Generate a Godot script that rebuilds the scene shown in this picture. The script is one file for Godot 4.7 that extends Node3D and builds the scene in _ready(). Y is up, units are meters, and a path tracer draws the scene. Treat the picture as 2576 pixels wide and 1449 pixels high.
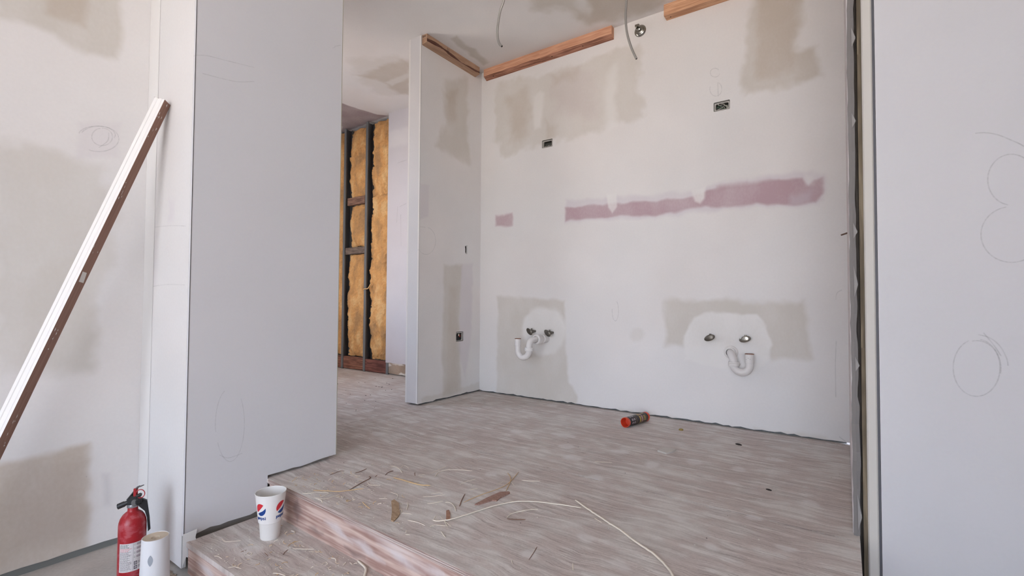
extends Node3D
# An unfinished plumbed alcove on a low plywood platform, seen from the lower front room.
# x runs right along the alcove's back wall, -z runs into the room, y is up; the platform floor is y = 0.

const ZB := -3.237    # back wall of the alcove
const XW := -2.6      # wing wall face
const ZW := -2.507    # end of the wing wall
const XB := -2.075    # wide wall face beside the steps
const XL := -2.55     # left wall of the lower room
const ZR := -0.795    # short return wall
const ZF := -3.38     # open stud wall in the hall
const YC := 2.785     # ceiling
const YM := -0.144    # step tread
const YL := -0.262    # lower floor
const ZP := -1.985    # wall panel on the right

const WALL := Color(0.885, 0.872, 0.865)
const BEIGE := Color(0.79, 0.765, 0.73)
const TAN := Color(0.745, 0.695, 0.64)
const UMBER := Color(0.68, 0.63, 0.59)
const MAUVE := Color(0.715, 0.61, 0.635)
const MAUVE_GREY := Color(0.62, 0.56, 0.57)
const LILAC := Color(0.79, 0.755, 0.785)
const MUD := Color(0.9, 0.89, 0.88)
const GREYISH := Color(0.65, 0.63, 0.64)
const CREAM := Color(0.9, 0.86, 0.8)
const STRAW := Color(0.82, 0.7, 0.54)
const BARK := Color(0.52, 0.4, 0.34)

var taken := {}
var mats := {}
var table: PackedFloat32Array


func _ready() -> void:
	var cam := Camera3D.new()
	cam.name = "camera"
	cam.position = Vector3(0, 0.78, 0)
	cam.rotation_degrees = Vector3(1.57536, 34.94426, 0.33991)
	cam.fov = 62.32
	cam.near = 0.02
	add_child(cam)
	var env := Environment.new()
	env.background_mode = Environment.BG_SKY
	var sky := Sky.new()
	var sm := ProceduralSkyMaterial.new()
	sm.sky_top_color = Color(0.62, 0.72, 0.86)
	sm.sky_horizon_color = Color(0.86, 0.88, 0.91)
	sm.sky_curve = 0.2
	sm.ground_horizon_color = Color(0.9, 0.865, 0.835)
	sm.ground_bottom_color = Color(0.88, 0.84, 0.805)
	sm.energy_multiplier = 1.0
	sky.sky_material = sm
	env.sky = sky
	env.background_energy_multiplier = 1.0
	env.ambient_light_source = Environment.AMBIENT_SOURCE_DISABLED
	env.tonemap_mode = Environment.TONE_MAPPER_LINEAR
	env.tonemap_exposure = 12.6
	env.sdfgi_enabled = true
	env.ssao_enabled = true
	env.ssil_enabled = true
	var we := WorldEnvironment.new()
	we.name = "world"
	we.environment = env
	add_child(we)

	make_table()
	build_shell()
	build_floor()
	build_steps()
	build_walls()
	build_far_wall()
	build_fixtures()
	build_blocks()
	build_loose()
	build_debris()


# ---------------------------------------------------------------- helpers

func V(a: float, b: float) -> Vector2:
	return Vector2(a, b)


func numbered(n: String) -> String:
	if not taken.has(n):
		taken[n] = 0
		return n
	taken[n] += 1
	return "%s_%03d" % [n, taken[n]]


func tag(o: Node, label: String, category: String, group := "") -> Node:
	o.set_meta("label", label)
	o.set_meta("category", category)
	if group:
		o.set_meta("group", group)
	return o


func thing(n: String, label: String, category: String, at := Vector3.ZERO, turn := 0.0, group := "") -> Node3D:
	var o := Node3D.new()
	o.name = numbered(n)
	add_child(o)
	o.position = at
	o.rotation.y = turn
	tag(o, label, category, group)
	return o


func setting(n: String, label := "") -> Node3D:
	var o := Node3D.new()
	o.name = numbered(n)
	add_child(o)
	o.set_meta("kind", "structure")
	if label:
		o.set_meta("label", label)
		o.set_meta("category", n.split("_")[0])
	return o


func put(n: String, mesh: Mesh, m: Material, parent: Node = null) -> MeshInstance3D:
	var o := MeshInstance3D.new()
	o.mesh = mesh
	o.material_override = m
	o.cast_shadow = GeometryInstance3D.SHADOW_CASTING_SETTING_ON
	if parent == null:
		o.name = numbered(n)
		add_child(o)
	else:
		o.name = n
		parent.add_child(o, true)
	return o


func begin() -> SurfaceTool:
	var st := SurfaceTool.new()
	st.begin(Mesh.PRIMITIVE_TRIANGLES)
	return st


func mat(c: Color, rough := 0.9, metal := 0.0) -> StandardMaterial3D:
	var key := "%s %s %s" % [c.to_html(), rough, metal]
	if not mats.has(key):
		var m := StandardMaterial3D.new()
		m.albedo_color = c
		m.roughness = rough
		m.metallic = metal
		mats[key] = m
	return mats[key]


func tex_mat(img: Image, rough := 0.92) -> StandardMaterial3D:
	var m := StandardMaterial3D.new()
	m.albedo_texture = ImageTexture.create_from_image(img)
	m.roughness = rough
	return m


func tri(st: SurfaceTool, a: Vector3, b: Vector3, c: Vector3, na: Vector3, nb: Vector3, nc: Vector3, ua := Vector2.ZERO, ub := Vector2.ZERO, uc := Vector2.ZERO) -> void:
	if (b - a).cross(c - a).dot(na + nb + nc) > 0.0:
		var t := b
		b = c
		c = t
		t = nb
		nb = nc
		nc = t
		var u := ub
		ub = uc
		uc = u
	st.set_normal(na)
	st.set_uv(ua)
	st.add_vertex(a)
	st.set_normal(nb)
	st.set_uv(ub)
	st.add_vertex(b)
	st.set_normal(nc)
	st.set_uv(uc)
	st.add_vertex(c)


func quad(st: SurfaceTool, a: Vector3, b: Vector3, c: Vector3, d: Vector3, n: Vector3, ua := Vector2.ZERO, ub := Vector2.ZERO, uc := Vector2.ZERO, ud := Vector2.ZERO) -> void:
	tri(st, a, b, c, n, n, n, ua, ub, uc)
	tri(st, a, c, d, n, n, n, ua, uc, ud)


# a box with chamfered edges; uv runs in metres along its longest side
func add_box(st: SurfaceTool, at: Vector3, size: Vector3, bevel := 0.0, xf := Transform3D()) -> void:
	var h := size * 0.5
	var b := minf(bevel, minf(h.x, minf(h.y, h.z)) * 0.9)
	var long := 0
	for i in 3:
		if size[i] > size[long]:
			long = i
	var corner := func(s: Vector3, axis: int) -> Vector3:
		var p := Vector3()
		for i in 3:
			p[i] = s[i] * (h[i] if i == axis else h[i] - b)
		return p
	var uv := func(p: Vector3, axis: int) -> Vector2:
		if axis == long:
			return Vector2(p[(axis + 1) % 3] * 0.3, p[(axis + 2) % 3])
		return Vector2(p[long], p[3 - long - axis])
	for axis in 3:
		for sg in [-1.0, 1.0]:
			var n := Vector3()
			n[axis] = sg
			var q := []
			for k in [[-1, -1], [1, -1], [1, 1], [-1, 1]]:
				var s := Vector3()
				s[axis] = sg
				s[(axis + 1) % 3] = k[0]
				s[(axis + 2) % 3] = k[1]
				q.append(corner.call(s, axis))
			var w := []
			var t := []
			for p in q:
				w.append(xf * (at + p))
				t.append(uv.call(at + p, axis))
			quad(st, w[0], w[1], w[2], w[3], xf.basis * n, t[0], t[1], t[2], t[3])
	if b <= 0.0:
		return
	for axis in 3:
		var i1 := (axis + 1) % 3
		var i2 := (axis + 2) % 3
		for s1 in [-1.0, 1.0]:
			for s2 in [-1.0, 1.0]:
				var sa := Vector3()
				sa[i1] = s1
				sa[i2] = s2
				var sb := sa
				sa[axis] = -1
				sb[axis] = 1
				var n2 := Vector3()
				n2[i1] = s1
				n2[i2] = s2
				var p0: Vector3 = corner.call(sa, i1)
				var p1: Vector3 = corner.call(sb, i1)
				var p2: Vector3 = corner.call(sb, i2)
				var p3: Vector3 = corner.call(sa, i2)
				quad(st, xf * (at + p0), xf * (at + p1), xf * (at + p2), xf * (at + p3), xf.basis * n2.normalized(), uv.call(at + p0, i2), uv.call(at + p1, i2), uv.call(at + p2, i2), uv.call(at + p3, i2))
	for sx in [-1.0, 1.0]:
		for sy in [-1.0, 1.0]:
			for sz in [-1.0, 1.0]:
				var s := Vector3(sx, sy, sz)
				var n3 := xf.basis * s.normalized()
				tri(st, xf * (at + corner.call(s, 0)), xf * (at + corner.call(s, 1)), xf * (at + corner.call(s, 2)), n3, n3, n3)


func box(n: String, at: Vector3, size: Vector3, m: Material, parent: Node = null, bevel := 0.0) -> MeshInstance3D:
	var st := begin()
	add_box(st, at, size, bevel)
	return put(n, st.commit(), m, parent)


# profile of (radius, height) turned about the y axis; phi = 0 looks along +z and grows towards +x
func add_lathe(st: SurfaceTool, prof: Array, segs := 32, xf := Transform3D(), p0 := 0.0, p1 := TAU) -> void:
	var k := prof.size()
	var total := 0.0
	var along := [0.0]
	var ns := []
	for i in k - 1:
		var d: Vector2 = prof[i + 1] - prof[i]
		total += d.length()
		along.append(total)
		ns.append(Vector2(d.y, -d.x).normalized())
	for i in k - 1:
		var d: Vector2 = prof[i + 1] - prof[i]
		if d.length() < 1e-6:
			continue
		var n0: Vector2 = ns[i]
		var n1: Vector2 = ns[i]
		if i > 0 and ns[i].dot(ns[i - 1]) > 0.75:
			n0 = (ns[i] + ns[i - 1]).normalized()
		if i < k - 2 and ns[i].dot(ns[i + 1]) > 0.75:
			n1 = (ns[i] + ns[i + 1]).normalized()
		for j in segs:
			var a := p0 + (p1 - p0) * j / segs
			var b := p0 + (p1 - p0) * (j + 1) / segs
			var da := Vector3(sin(a), 0, cos(a))
			var db := Vector3(sin(b), 0, cos(b))
			var A: Vector3 = da * prof[i].x + Vector3.UP * prof[i].y
			var B: Vector3 = db * prof[i].x + Vector3.UP * prof[i].y
			var C: Vector3 = db * prof[i + 1].x + Vector3.UP * prof[i + 1].y
			var D: Vector3 = da * prof[i + 1].x + Vector3.UP * prof[i + 1].y
			var na0 := da * n0.x + Vector3.UP * n0.y
			var nb0 := db * n0.x + Vector3.UP * n0.y
			var na1 := da * n1.x + Vector3.UP * n1.y
			var nb1 := db * n1.x + Vector3.UP * n1.y
			var u0 := float(j) / segs
			var u1 := float(j + 1) / segs
			var v0: float = 1.0 - along[i] / total
			var v1: float = 1.0 - along[i + 1] / total
			if prof[i].x > 1e-5:
				tri(st, xf * A, xf * B, xf * C, xf.basis * na0, xf.basis * nb0, xf.basis * nb1, Vector2(u0, v0), Vector2(u1, v0), Vector2(u1, v1))
			if prof[i + 1].x > 1e-5:
				tri(st, xf * A, xf * C, xf * D, xf.basis * na0, xf.basis * nb1, xf.basis * na1, Vector2(u0, v0), Vector2(u1, v1), Vector2(u0, v1))


func lathe(n: String, prof: Array, m: Material, parent: Node = null, segs := 32, xf := Transform3D()) -> MeshInstance3D:
	var st := begin()
	add_lathe(st, prof, segs, xf)
	return put(n, st.commit(), m, parent)


func along_y(from: Vector3, to: Vector3) -> Transform3D:
	var y := (to - from).normalized()
	var x := y.cross(Vector3.UP if absf(y.y) < 0.9 else Vector3.RIGHT).normalized()
	return Transform3D(Basis(x, y, x.cross(y)), from)


func smooth_line(pts: Array, per := 6) -> Array:
	var out := []
	for i in pts.size() - 1:
		var a: Vector3 = pts[maxi(i - 1, 0)]
		var b: Vector3 = pts[i]
		var c: Vector3 = pts[i + 1]
		var d: Vector3 = pts[mini(i + 2, pts.size() - 1)]
		for k in per:
			out.append(b.cubic_interpolate(c, a, d, float(k) / per))
	out.append(pts[-1])
	return out


func add_tube(st: SurfaceTool, pts: Array, r, segs := 8, caps := true, flat := 1.0) -> void:
	var k := pts.size()
	var side := Vector3()
	var rings := []
	var norms := []
	var ts := []
	for i in k:
		var t: Vector3 = (pts[mini(i + 1, k - 1)] - pts[maxi(i - 1, 0)]).normalized()
		if i == 0:
			side = t.cross(Vector3.UP if absf(t.y) < 0.9 else Vector3.RIGHT).normalized()
		side = (side - t * side.dot(t)).normalized()
		var up := t.cross(side)
		var rr: float = r[i] if r is Array else r
		var ring := []
		var nr := []
		for j in segs:
			var a := TAU * j / segs
			var d := side * cos(a) + up * sin(a)
			ring.append(pts[i] + side * cos(a) * rr + up * sin(a) * rr * flat)
			nr.append(d)
		rings.append(ring)
		norms.append(nr)
		ts.append(t)
	for i in k - 1:
		for j in segs:
			var j2 := (j + 1) % segs
			tri(st, rings[i][j], rings[i][j2], rings[i + 1][j2], norms[i][j], norms[i][j2], norms[i + 1][j2])
			tri(st, rings[i][j], rings[i + 1][j2], rings[i + 1][j], norms[i][j], norms[i + 1][j2], norms[i + 1][j])
	if caps:
		for j in segs:
			var j2 := (j + 1) % segs
			tri(st, pts[0], rings[0][j], rings[0][j2], -ts[0], -ts[0], -ts[0])
			tri(st, pts[k - 1], rings[k - 1][j], rings[k - 1][j2], ts[k - 1], ts[k - 1], ts[k - 1])


func tube(n: String, pts: Array, r, m: Material, parent: Node = null, segs := 10, caps := true, flat := 1.0) -> MeshInstance3D:
	var st := begin()
	add_tube(st, pts, r, segs, caps, flat)
	return put(n, st.commit(), m, parent)


# a flat outline in the xz plane, given thickness
func add_slab(st: SurfaceTool, poly: Array, y0: float, y1: float) -> void:
	var p := PackedVector2Array(poly)
	var ids := Geometry2D.triangulate_polygon(p)
	for i in range(0, ids.size(), 3):
		for s in [0, 1]:
			var y := y1 if s else y0
			var n := Vector3.UP if s else Vector3.DOWN
			var q := []
			for k in 3:
				q.append(Vector3(p[ids[i + k]].x, y, p[ids[i + k]].y))
			tri(st, q[0], q[1], q[2], n, n, n, p[ids[i]], p[ids[i + 1]], p[ids[i + 2]])
	var mid := Vector2()
	for q in p:
		mid += q / p.size()
	for i in p.size():
		var a := p[i]
		var b := p[(i + 1) % p.size()]
		var e := b - a
		var n2 := Vector2(e.y, -e.x).normalized()
		if n2.dot((a + b) * 0.5 - mid) < 0.0:
			n2 = -n2
		quad(st, Vector3(a.x, y0, a.y), Vector3(b.x, y0, b.y), Vector3(b.x, y1, b.y), Vector3(a.x, y1, a.y), Vector3(n2.x, 0, n2.y), a, b, b, a)


# ---------------------------------------------------------------- computed surfaces

func make_table() -> void:
	var n := FastNoiseLite.new()
	n.seed = 7
	n.frequency = 1.0 / 24.0
	n.fractal_octaves = 3
	var im := n.get_seamless_image(256, 256)
	var d := im.get_data()
	table.resize(65536)
	for i in 65536:
		table[i] = d[i] / 127.5 - 1.0


func noise_at(u: float, v: float) -> float:
	return table[(int(u) & 255) + ((int(v) & 255) << 8)]


func noise_s(u: float, v: float) -> float:
	var fu := floorf(u)
	var fv := floorf(v)
	var a := u - fu
	var b := v - fv
	var i := int(fu) & 255
	var j := (int(fv) & 255) << 8
	var i2 := (i + 1) & 255
	var j2 := (j + 256) & 65535
	return lerpf(lerpf(table[i + j], table[i2 + j], a), lerpf(table[i + j2], table[i2 + j2], a), b)


func noise_bytes(w: int, h: int, freq: float, sd: int, stretch := 1, octaves := 3) -> PackedByteArray:
	var n := FastNoiseLite.new()
	n.seed = sd
	n.frequency = freq
	n.fractal_octaves = octaves
	var im := n.get_image(maxi(w / stretch, 2), h)
	if stretch > 1:
		im.resize(w, h, Image.INTERPOLATE_CUBIC)
	return im.get_data()


# a painted sheet of u0..u1 by v0..v1 metres; v grows upwards
func canvas(u0: float, u1: float, v0: float, v1: float, mpp: float, base: Color, sd: int, mottle := 0.012) -> Dictionary:
	var w := int(ceil((u1 - u0) / mpp))
	var h := int(ceil((v1 - v0) / mpp))
	var a := noise_bytes(w, h, mpp * 1.6, sd, 1, 4)
	var b := noise_bytes(w, h, mpp * 60.0, sd + 1, 1, 2)
	var c := noise_bytes(w, h, mpp * 0.9, sd + 2, 1, 3)
	var buf := PackedFloat32Array()
	buf.resize(w * h * 3)
	for i in w * h:
		var k := (a[i] / 127.5 - 1.0) * mottle + (b[i] / 127.5 - 1.0) * mottle * 0.45
		var t := (c[i] / 127.5 - 1.0) * mottle * 0.5
		buf[i * 3] = base.r + k + t
		buf[i * 3 + 1] = base.g + k
		buf[i * 3 + 2] = base.b + k - t * 0.6
	return {"u0": u0, "v1": v1, "mpp": mpp, "w": w, "h": h, "buf": buf, "us": u1 - u0, "vs": v1 - v0}


func paint(cv: Dictionary, poly: Array, col: Color, alpha: float, soft: float, rough: float) -> void:
	var n := poly.size()
	var lo: Vector2 = poly[0]
	var hi: Vector2 = poly[0]
	var area := 0.0
	for i in n:
		lo = lo.min(poly[i])
		hi = hi.max(poly[i])
	var pad := soft + rough
	var mpp: float = cv.mpp
	var w: int = cv.w
	var h: int = cv.h
	var i0 := clampi(int((lo.x - pad - cv.u0) / mpp), 0, w)
	var i1 := clampi(int((hi.x + pad - cv.u0) / mpp) + 1, 0, w)
	var j0 := clampi(int((cv.v1 - hi.y - pad) / mpp), 0, h)
	var j1 := clampi(int((cv.v1 - lo.y + pad) / mpp) + 1, 0, h)
	var p := PackedVector2Array(poly)
	var buf: PackedFloat32Array = cv.buf
	cv.buf = PackedFloat32Array()
	var u0: float = cv.u0
	var v1: float = cv.v1
	for j in range(j0, j1):
		var v := v1 - (j + 0.5) * mpp
		for i in range(i0, i1):
			var u := u0 + (i + 0.5) * mpp
			var q := Vector2(u + noise_s(u * 130.0 + 9.0, v * 130.0) * rough, v + noise_s(u * 130.0 + 40.0, v * 130.0 + 77.0) * rough)
			var best := 1e9
			var inside := false
			var a := p[n - 1]
			for k in n:
				var b := p[k]
				var e := b - a
				var t := clampf((q - a).dot(e) / maxf(e.length_squared(), 1e-9), 0.0, 1.0)
				best = minf(best, (a + e * t - q).length_squared())
				if (a.y > q.y) != (b.y > q.y) and q.x < e.x * (q.y - a.y) / e.y + a.x:
					inside = not inside
				a = b
			var d := sqrt(best)
			if not inside:
				d = -d
			var g := smoothstep(-soft, soft, d) * alpha
			if g <= 0.002:
				continue
			g *= clampf(0.88 + 0.08 * noise_at(u * 1300.0, v * 900.0) + 0.22 * noise_s(u * 90.0 + 31.0, v * 60.0), 0.0, 1.0)
			var o := (j * w + i) * 3
			buf[o] += (col.r - buf[o]) * g
			buf[o + 1] += (col.g - buf[o + 1]) * g
			buf[o + 2] += (col.b - buf[o + 2]) * g
	cv.buf = buf


func pencil(cv: Dictionary, pts: Array, width := 0.0016, alpha := 0.3) -> void:
	var line := []
	for q in pts:
		line.append(Vector3(q.x, q.y, 0))
	line = smooth_line(line, 5)
	var mpp: float = cv.mpp
	var w: int = cv.w
	var h: int = cv.h
	var buf: PackedFloat32Array = cv.buf
	cv.buf = PackedFloat32Array()
	var seen := {}
	for k in line.size() - 1:
		var a := Vector2(line[k].x, line[k].y)
		var b := Vector2(line[k + 1].x, line[k + 1].y)
		var press := alpha * (0.75 + 0.4 * noise_at(k * 3.0 + a.x * 500.0, a.y * 300.0))
		var steps := maxi(1, int((b - a).length() / (mpp * 0.5)))
		for s in steps:
			var q := a.lerp(b, float(s) / steps)
			var ci: float = (q.x - cv.u0) / mpp - 0.5
			var cj: float = (cv.v1 - q.y) / mpp - 0.5
			for dj in [-1, 0, 1]:
				for di in [-1, 0, 1]:
					var i := int(round(ci)) + int(di)
					var j := int(round(cj)) + int(dj)
					if i < 0 or j < 0 or i >= w or j >= h:
						continue
					var g := clampf(0.5 + (width * 0.5 / mpp) - Vector2(i - ci, j - cj).length(), 0.0, 1.0) * press
					var o := (j * w + i) * 3
					var old: float = seen.get(o, 0.0)
					if g <= old:
						continue
					seen[o] = g
					var f := (1.0 - g) / (1.0 - old)
					buf[o] *= f
					buf[o + 1] *= f
					buf[o + 2] *= f
	cv.buf = buf


func finish(cv: Dictionary) -> Image:
	var buf: PackedFloat32Array = cv.buf
	var out := PackedByteArray()
	out.resize(buf.size())
	for i in buf.size():
		out[i] = clampi(int(buf[i] * 255.0 + 0.5), 0, 255)
	return Image.create_from_data(cv.w, cv.h, false, Image.FORMAT_RGB8, out)


# wood grain along the picture's x
func wood_image(w: int, h: int, light: Color, dark: Color, sd: int, contrast := 1.0, fine := 0.35) -> Image:
	var a := noise_bytes(w, h, 0.045, sd, 16, 3)
	var b := noise_bytes(w, h, 0.16, sd + 1, 20, 2)
	var c := noise_bytes(w, h, 0.012, sd + 2, 2, 3)
	var out := PackedByteArray()
	out.resize(w * h * 3)
	for i in w * h:
		var t := clampf(0.5 + ((a[i] / 127.5 - 1.0) * 0.75 + (b[i] / 127.5 - 1.0) * fine + (c[i] / 127.5 - 1.0) * 0.35) * contrast, 0.0, 1.0)
		var q := dark.lerp(light, t)
		out[i * 3] = int(q.r * 255.0)
		out[i * 3 + 1] = int(q.g * 255.0)
		out[i * 3 + 2] = int(q.b * 255.0)
	return Image.create_from_data(w, h, false, Image.FORMAT_RGB8, out)


func wood_mat(light: Color, dark: Color, sd: int, metres := Vector2(1.0, 0.25), contrast := 1.0) -> StandardMaterial3D:
	var m := tex_mat(wood_image(768, 192, light, dark, sd, contrast), 0.85)
	m.uv1_scale = Vector3(1.0 / metres.x, 1.0 / metres.y, 1)
	m.uv1_offset = Vector3(0.37, 0.5, 0)
	return m


# one sheet of plasterboard: a plane of u by v with openings, a thickness and an uneven lower edge
func sheet(origin: Vector3, U: Vector3, N: Vector3, u0: float, u1: float, v0: float, v1: float, holes: Array, th: float, cv: Dictionary, jag := 0.0, sd := 0) -> ArrayMesh:
	var st := begin()
	var us := [u0, u1]
	var vs := [v0, v1]
	for hl in holes:
		us.append_array([hl[0], hl[1]])
		vs.append_array([hl[2], hl[3]])
	if jag > 0.0:
		vs.append(v0 + 0.06)
		var k := u0 + 0.04
		while k < u1 - 0.03:
			us.append(k)
			k += 0.03 + 0.03 * absf(noise_at(k * 900.0, sd * 13.0))
	us.sort()
	vs.sort()
	var low := func(u: float) -> float:
		return v0 if jag <= 0.0 else v0 + jag * noise_at(u * 700.0 + sd * 31.0, sd * 17.0)
	var pos := func(u: float, v: float) -> Vector3:
		return origin + U * u + Vector3.UP * v
	var uv := func(u: float, v: float) -> Vector2:
		return Vector2((u - cv.u0) / cv.us, (cv.v1 - v) / cv.vs)
	var in_hole := func(u: float, v: float) -> bool:
		for hl in holes:
			if u > hl[0] and u < hl[1] and v > hl[2] and v < hl[3]:
				return true
		return false
	for i in us.size() - 1:
		if us[i + 1] - us[i] < 1e-6:
			continue
		for j in vs.size() - 1:
			if vs[j + 1] - vs[j] < 1e-6:
				continue
			if in_hole.call((us[i] + us[i + 1]) * 0.5, (vs[j] + vs[j + 1]) * 0.5):
				continue
			var a0: float = low.call(us[i]) if j == 0 else vs[j]
			var b0: float = low.call(us[i + 1]) if j == 0 else vs[j]
			quad(st, pos.call(us[i], a0), pos.call(us[i + 1], b0), pos.call(us[i + 1], vs[j + 1]), pos.call(us[i], vs[j + 1]), N, uv.call(us[i], a0), uv.call(us[i + 1], b0), uv.call(us[i + 1], vs[j + 1]), uv.call(us[i], vs[j + 1]))
			if j == 0:
				quad(st, pos.call(us[i], a0), pos.call(us[i + 1], b0), pos.call(us[i + 1], b0) - N * th, pos.call(us[i], a0) - N * th, Vector3.DOWN, uv.call(us[i], a0), uv.call(us[i + 1], b0), uv.call(us[i + 1], b0), uv.call(us[i], a0))
	for e in [[u0, -U], [u1, U]]:
		var uu: float = e[0]
		quad(st, pos.call(uu, v0), pos.call(uu, v1), pos.call(uu, v1) - N * th, pos.call(uu, v0) - N * th, e[1], uv.call(uu, v0), uv.call(uu, v1), uv.call(uu, v1), uv.call(uu, v0))
	for hl in holes:
		var ring := []
		if hl.size() > 4:
			ring = hl[4]
			var mid := Vector2((hl[0] + hl[1]) * 0.5, (hl[2] + hl[3]) * 0.5)
			var outer := []
			for q in ring:
				var d: Vector2 = q - mid
				var s := minf((hl[1] - hl[0]) * 0.5 / maxf(absf(d.x), 1e-6), (hl[3] - hl[2]) * 0.5 / maxf(absf(d.y), 1e-6))
				outer.append(mid + d * s)
			for k in ring.size():
				var k2 := (k + 1) % ring.size()
				var a: Vector2 = ring[k]
				var b: Vector2 = ring[k2]
				var c: Vector2 = outer[k2]
				var dd: Vector2 = outer[k]
				quad(st, pos.call(a.x, a.y), pos.call(b.x, b.y), pos.call(c.x, c.y), pos.call(dd.x, dd.y), N, uv.call(a.x, a.y), uv.call(b.x, b.y), uv.call(c.x, c.y), uv.call(dd.x, dd.y))
				for cx in [hl[0], hl[1]]:
					for cy in [hl[2], hl[3]]:
						if (absf(c.x - cx) < 1e-5) != (absf(dd.x - cx) < 1e-5) and (absf(c.y - cy) < 1e-5) != (absf(dd.y - cy) < 1e-5):
							tri(st, pos.call(c.x, c.y), pos.call(dd.x, dd.y), pos.call(cx, cy), N, N, N, uv.call(c.x, c.y), uv.call(dd.x, dd.y), uv.call(cx, cy))
		else:
			ring = [V(hl[0], hl[2]), V(hl[1], hl[2]), V(hl[1], hl[3]), V(hl[0], hl[3])]
		var m := Vector2((hl[0] + hl[1]) * 0.5, (hl[2] + hl[3]) * 0.5)
		for k in ring.size():
			var a2: Vector2 = ring[k]
			var b2: Vector2 = ring[(k + 1) % ring.size()]
			var inn := m - (a2 + b2) * 0.5
			var e2 := b2 - a2
			var nn := Vector2(e2.y, -e2.x).normalized()
			if nn.dot(inn) < 0.0:
				nn = -nn
			quad(st, pos.call(a2.x, a2.y), pos.call(b2.x, b2.y), pos.call(b2.x, b2.y) - N * th, pos.call(a2.x, a2.y) - N * th, U * nn.x + Vector3.UP * nn.y, uv.call(a2.x, a2.y), uv.call(b2.x, b2.y), uv.call(b2.x, b2.y), uv.call(a2.x, a2.y))
	return st.commit()


# ---------------------------------------------------------------- the building

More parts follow.
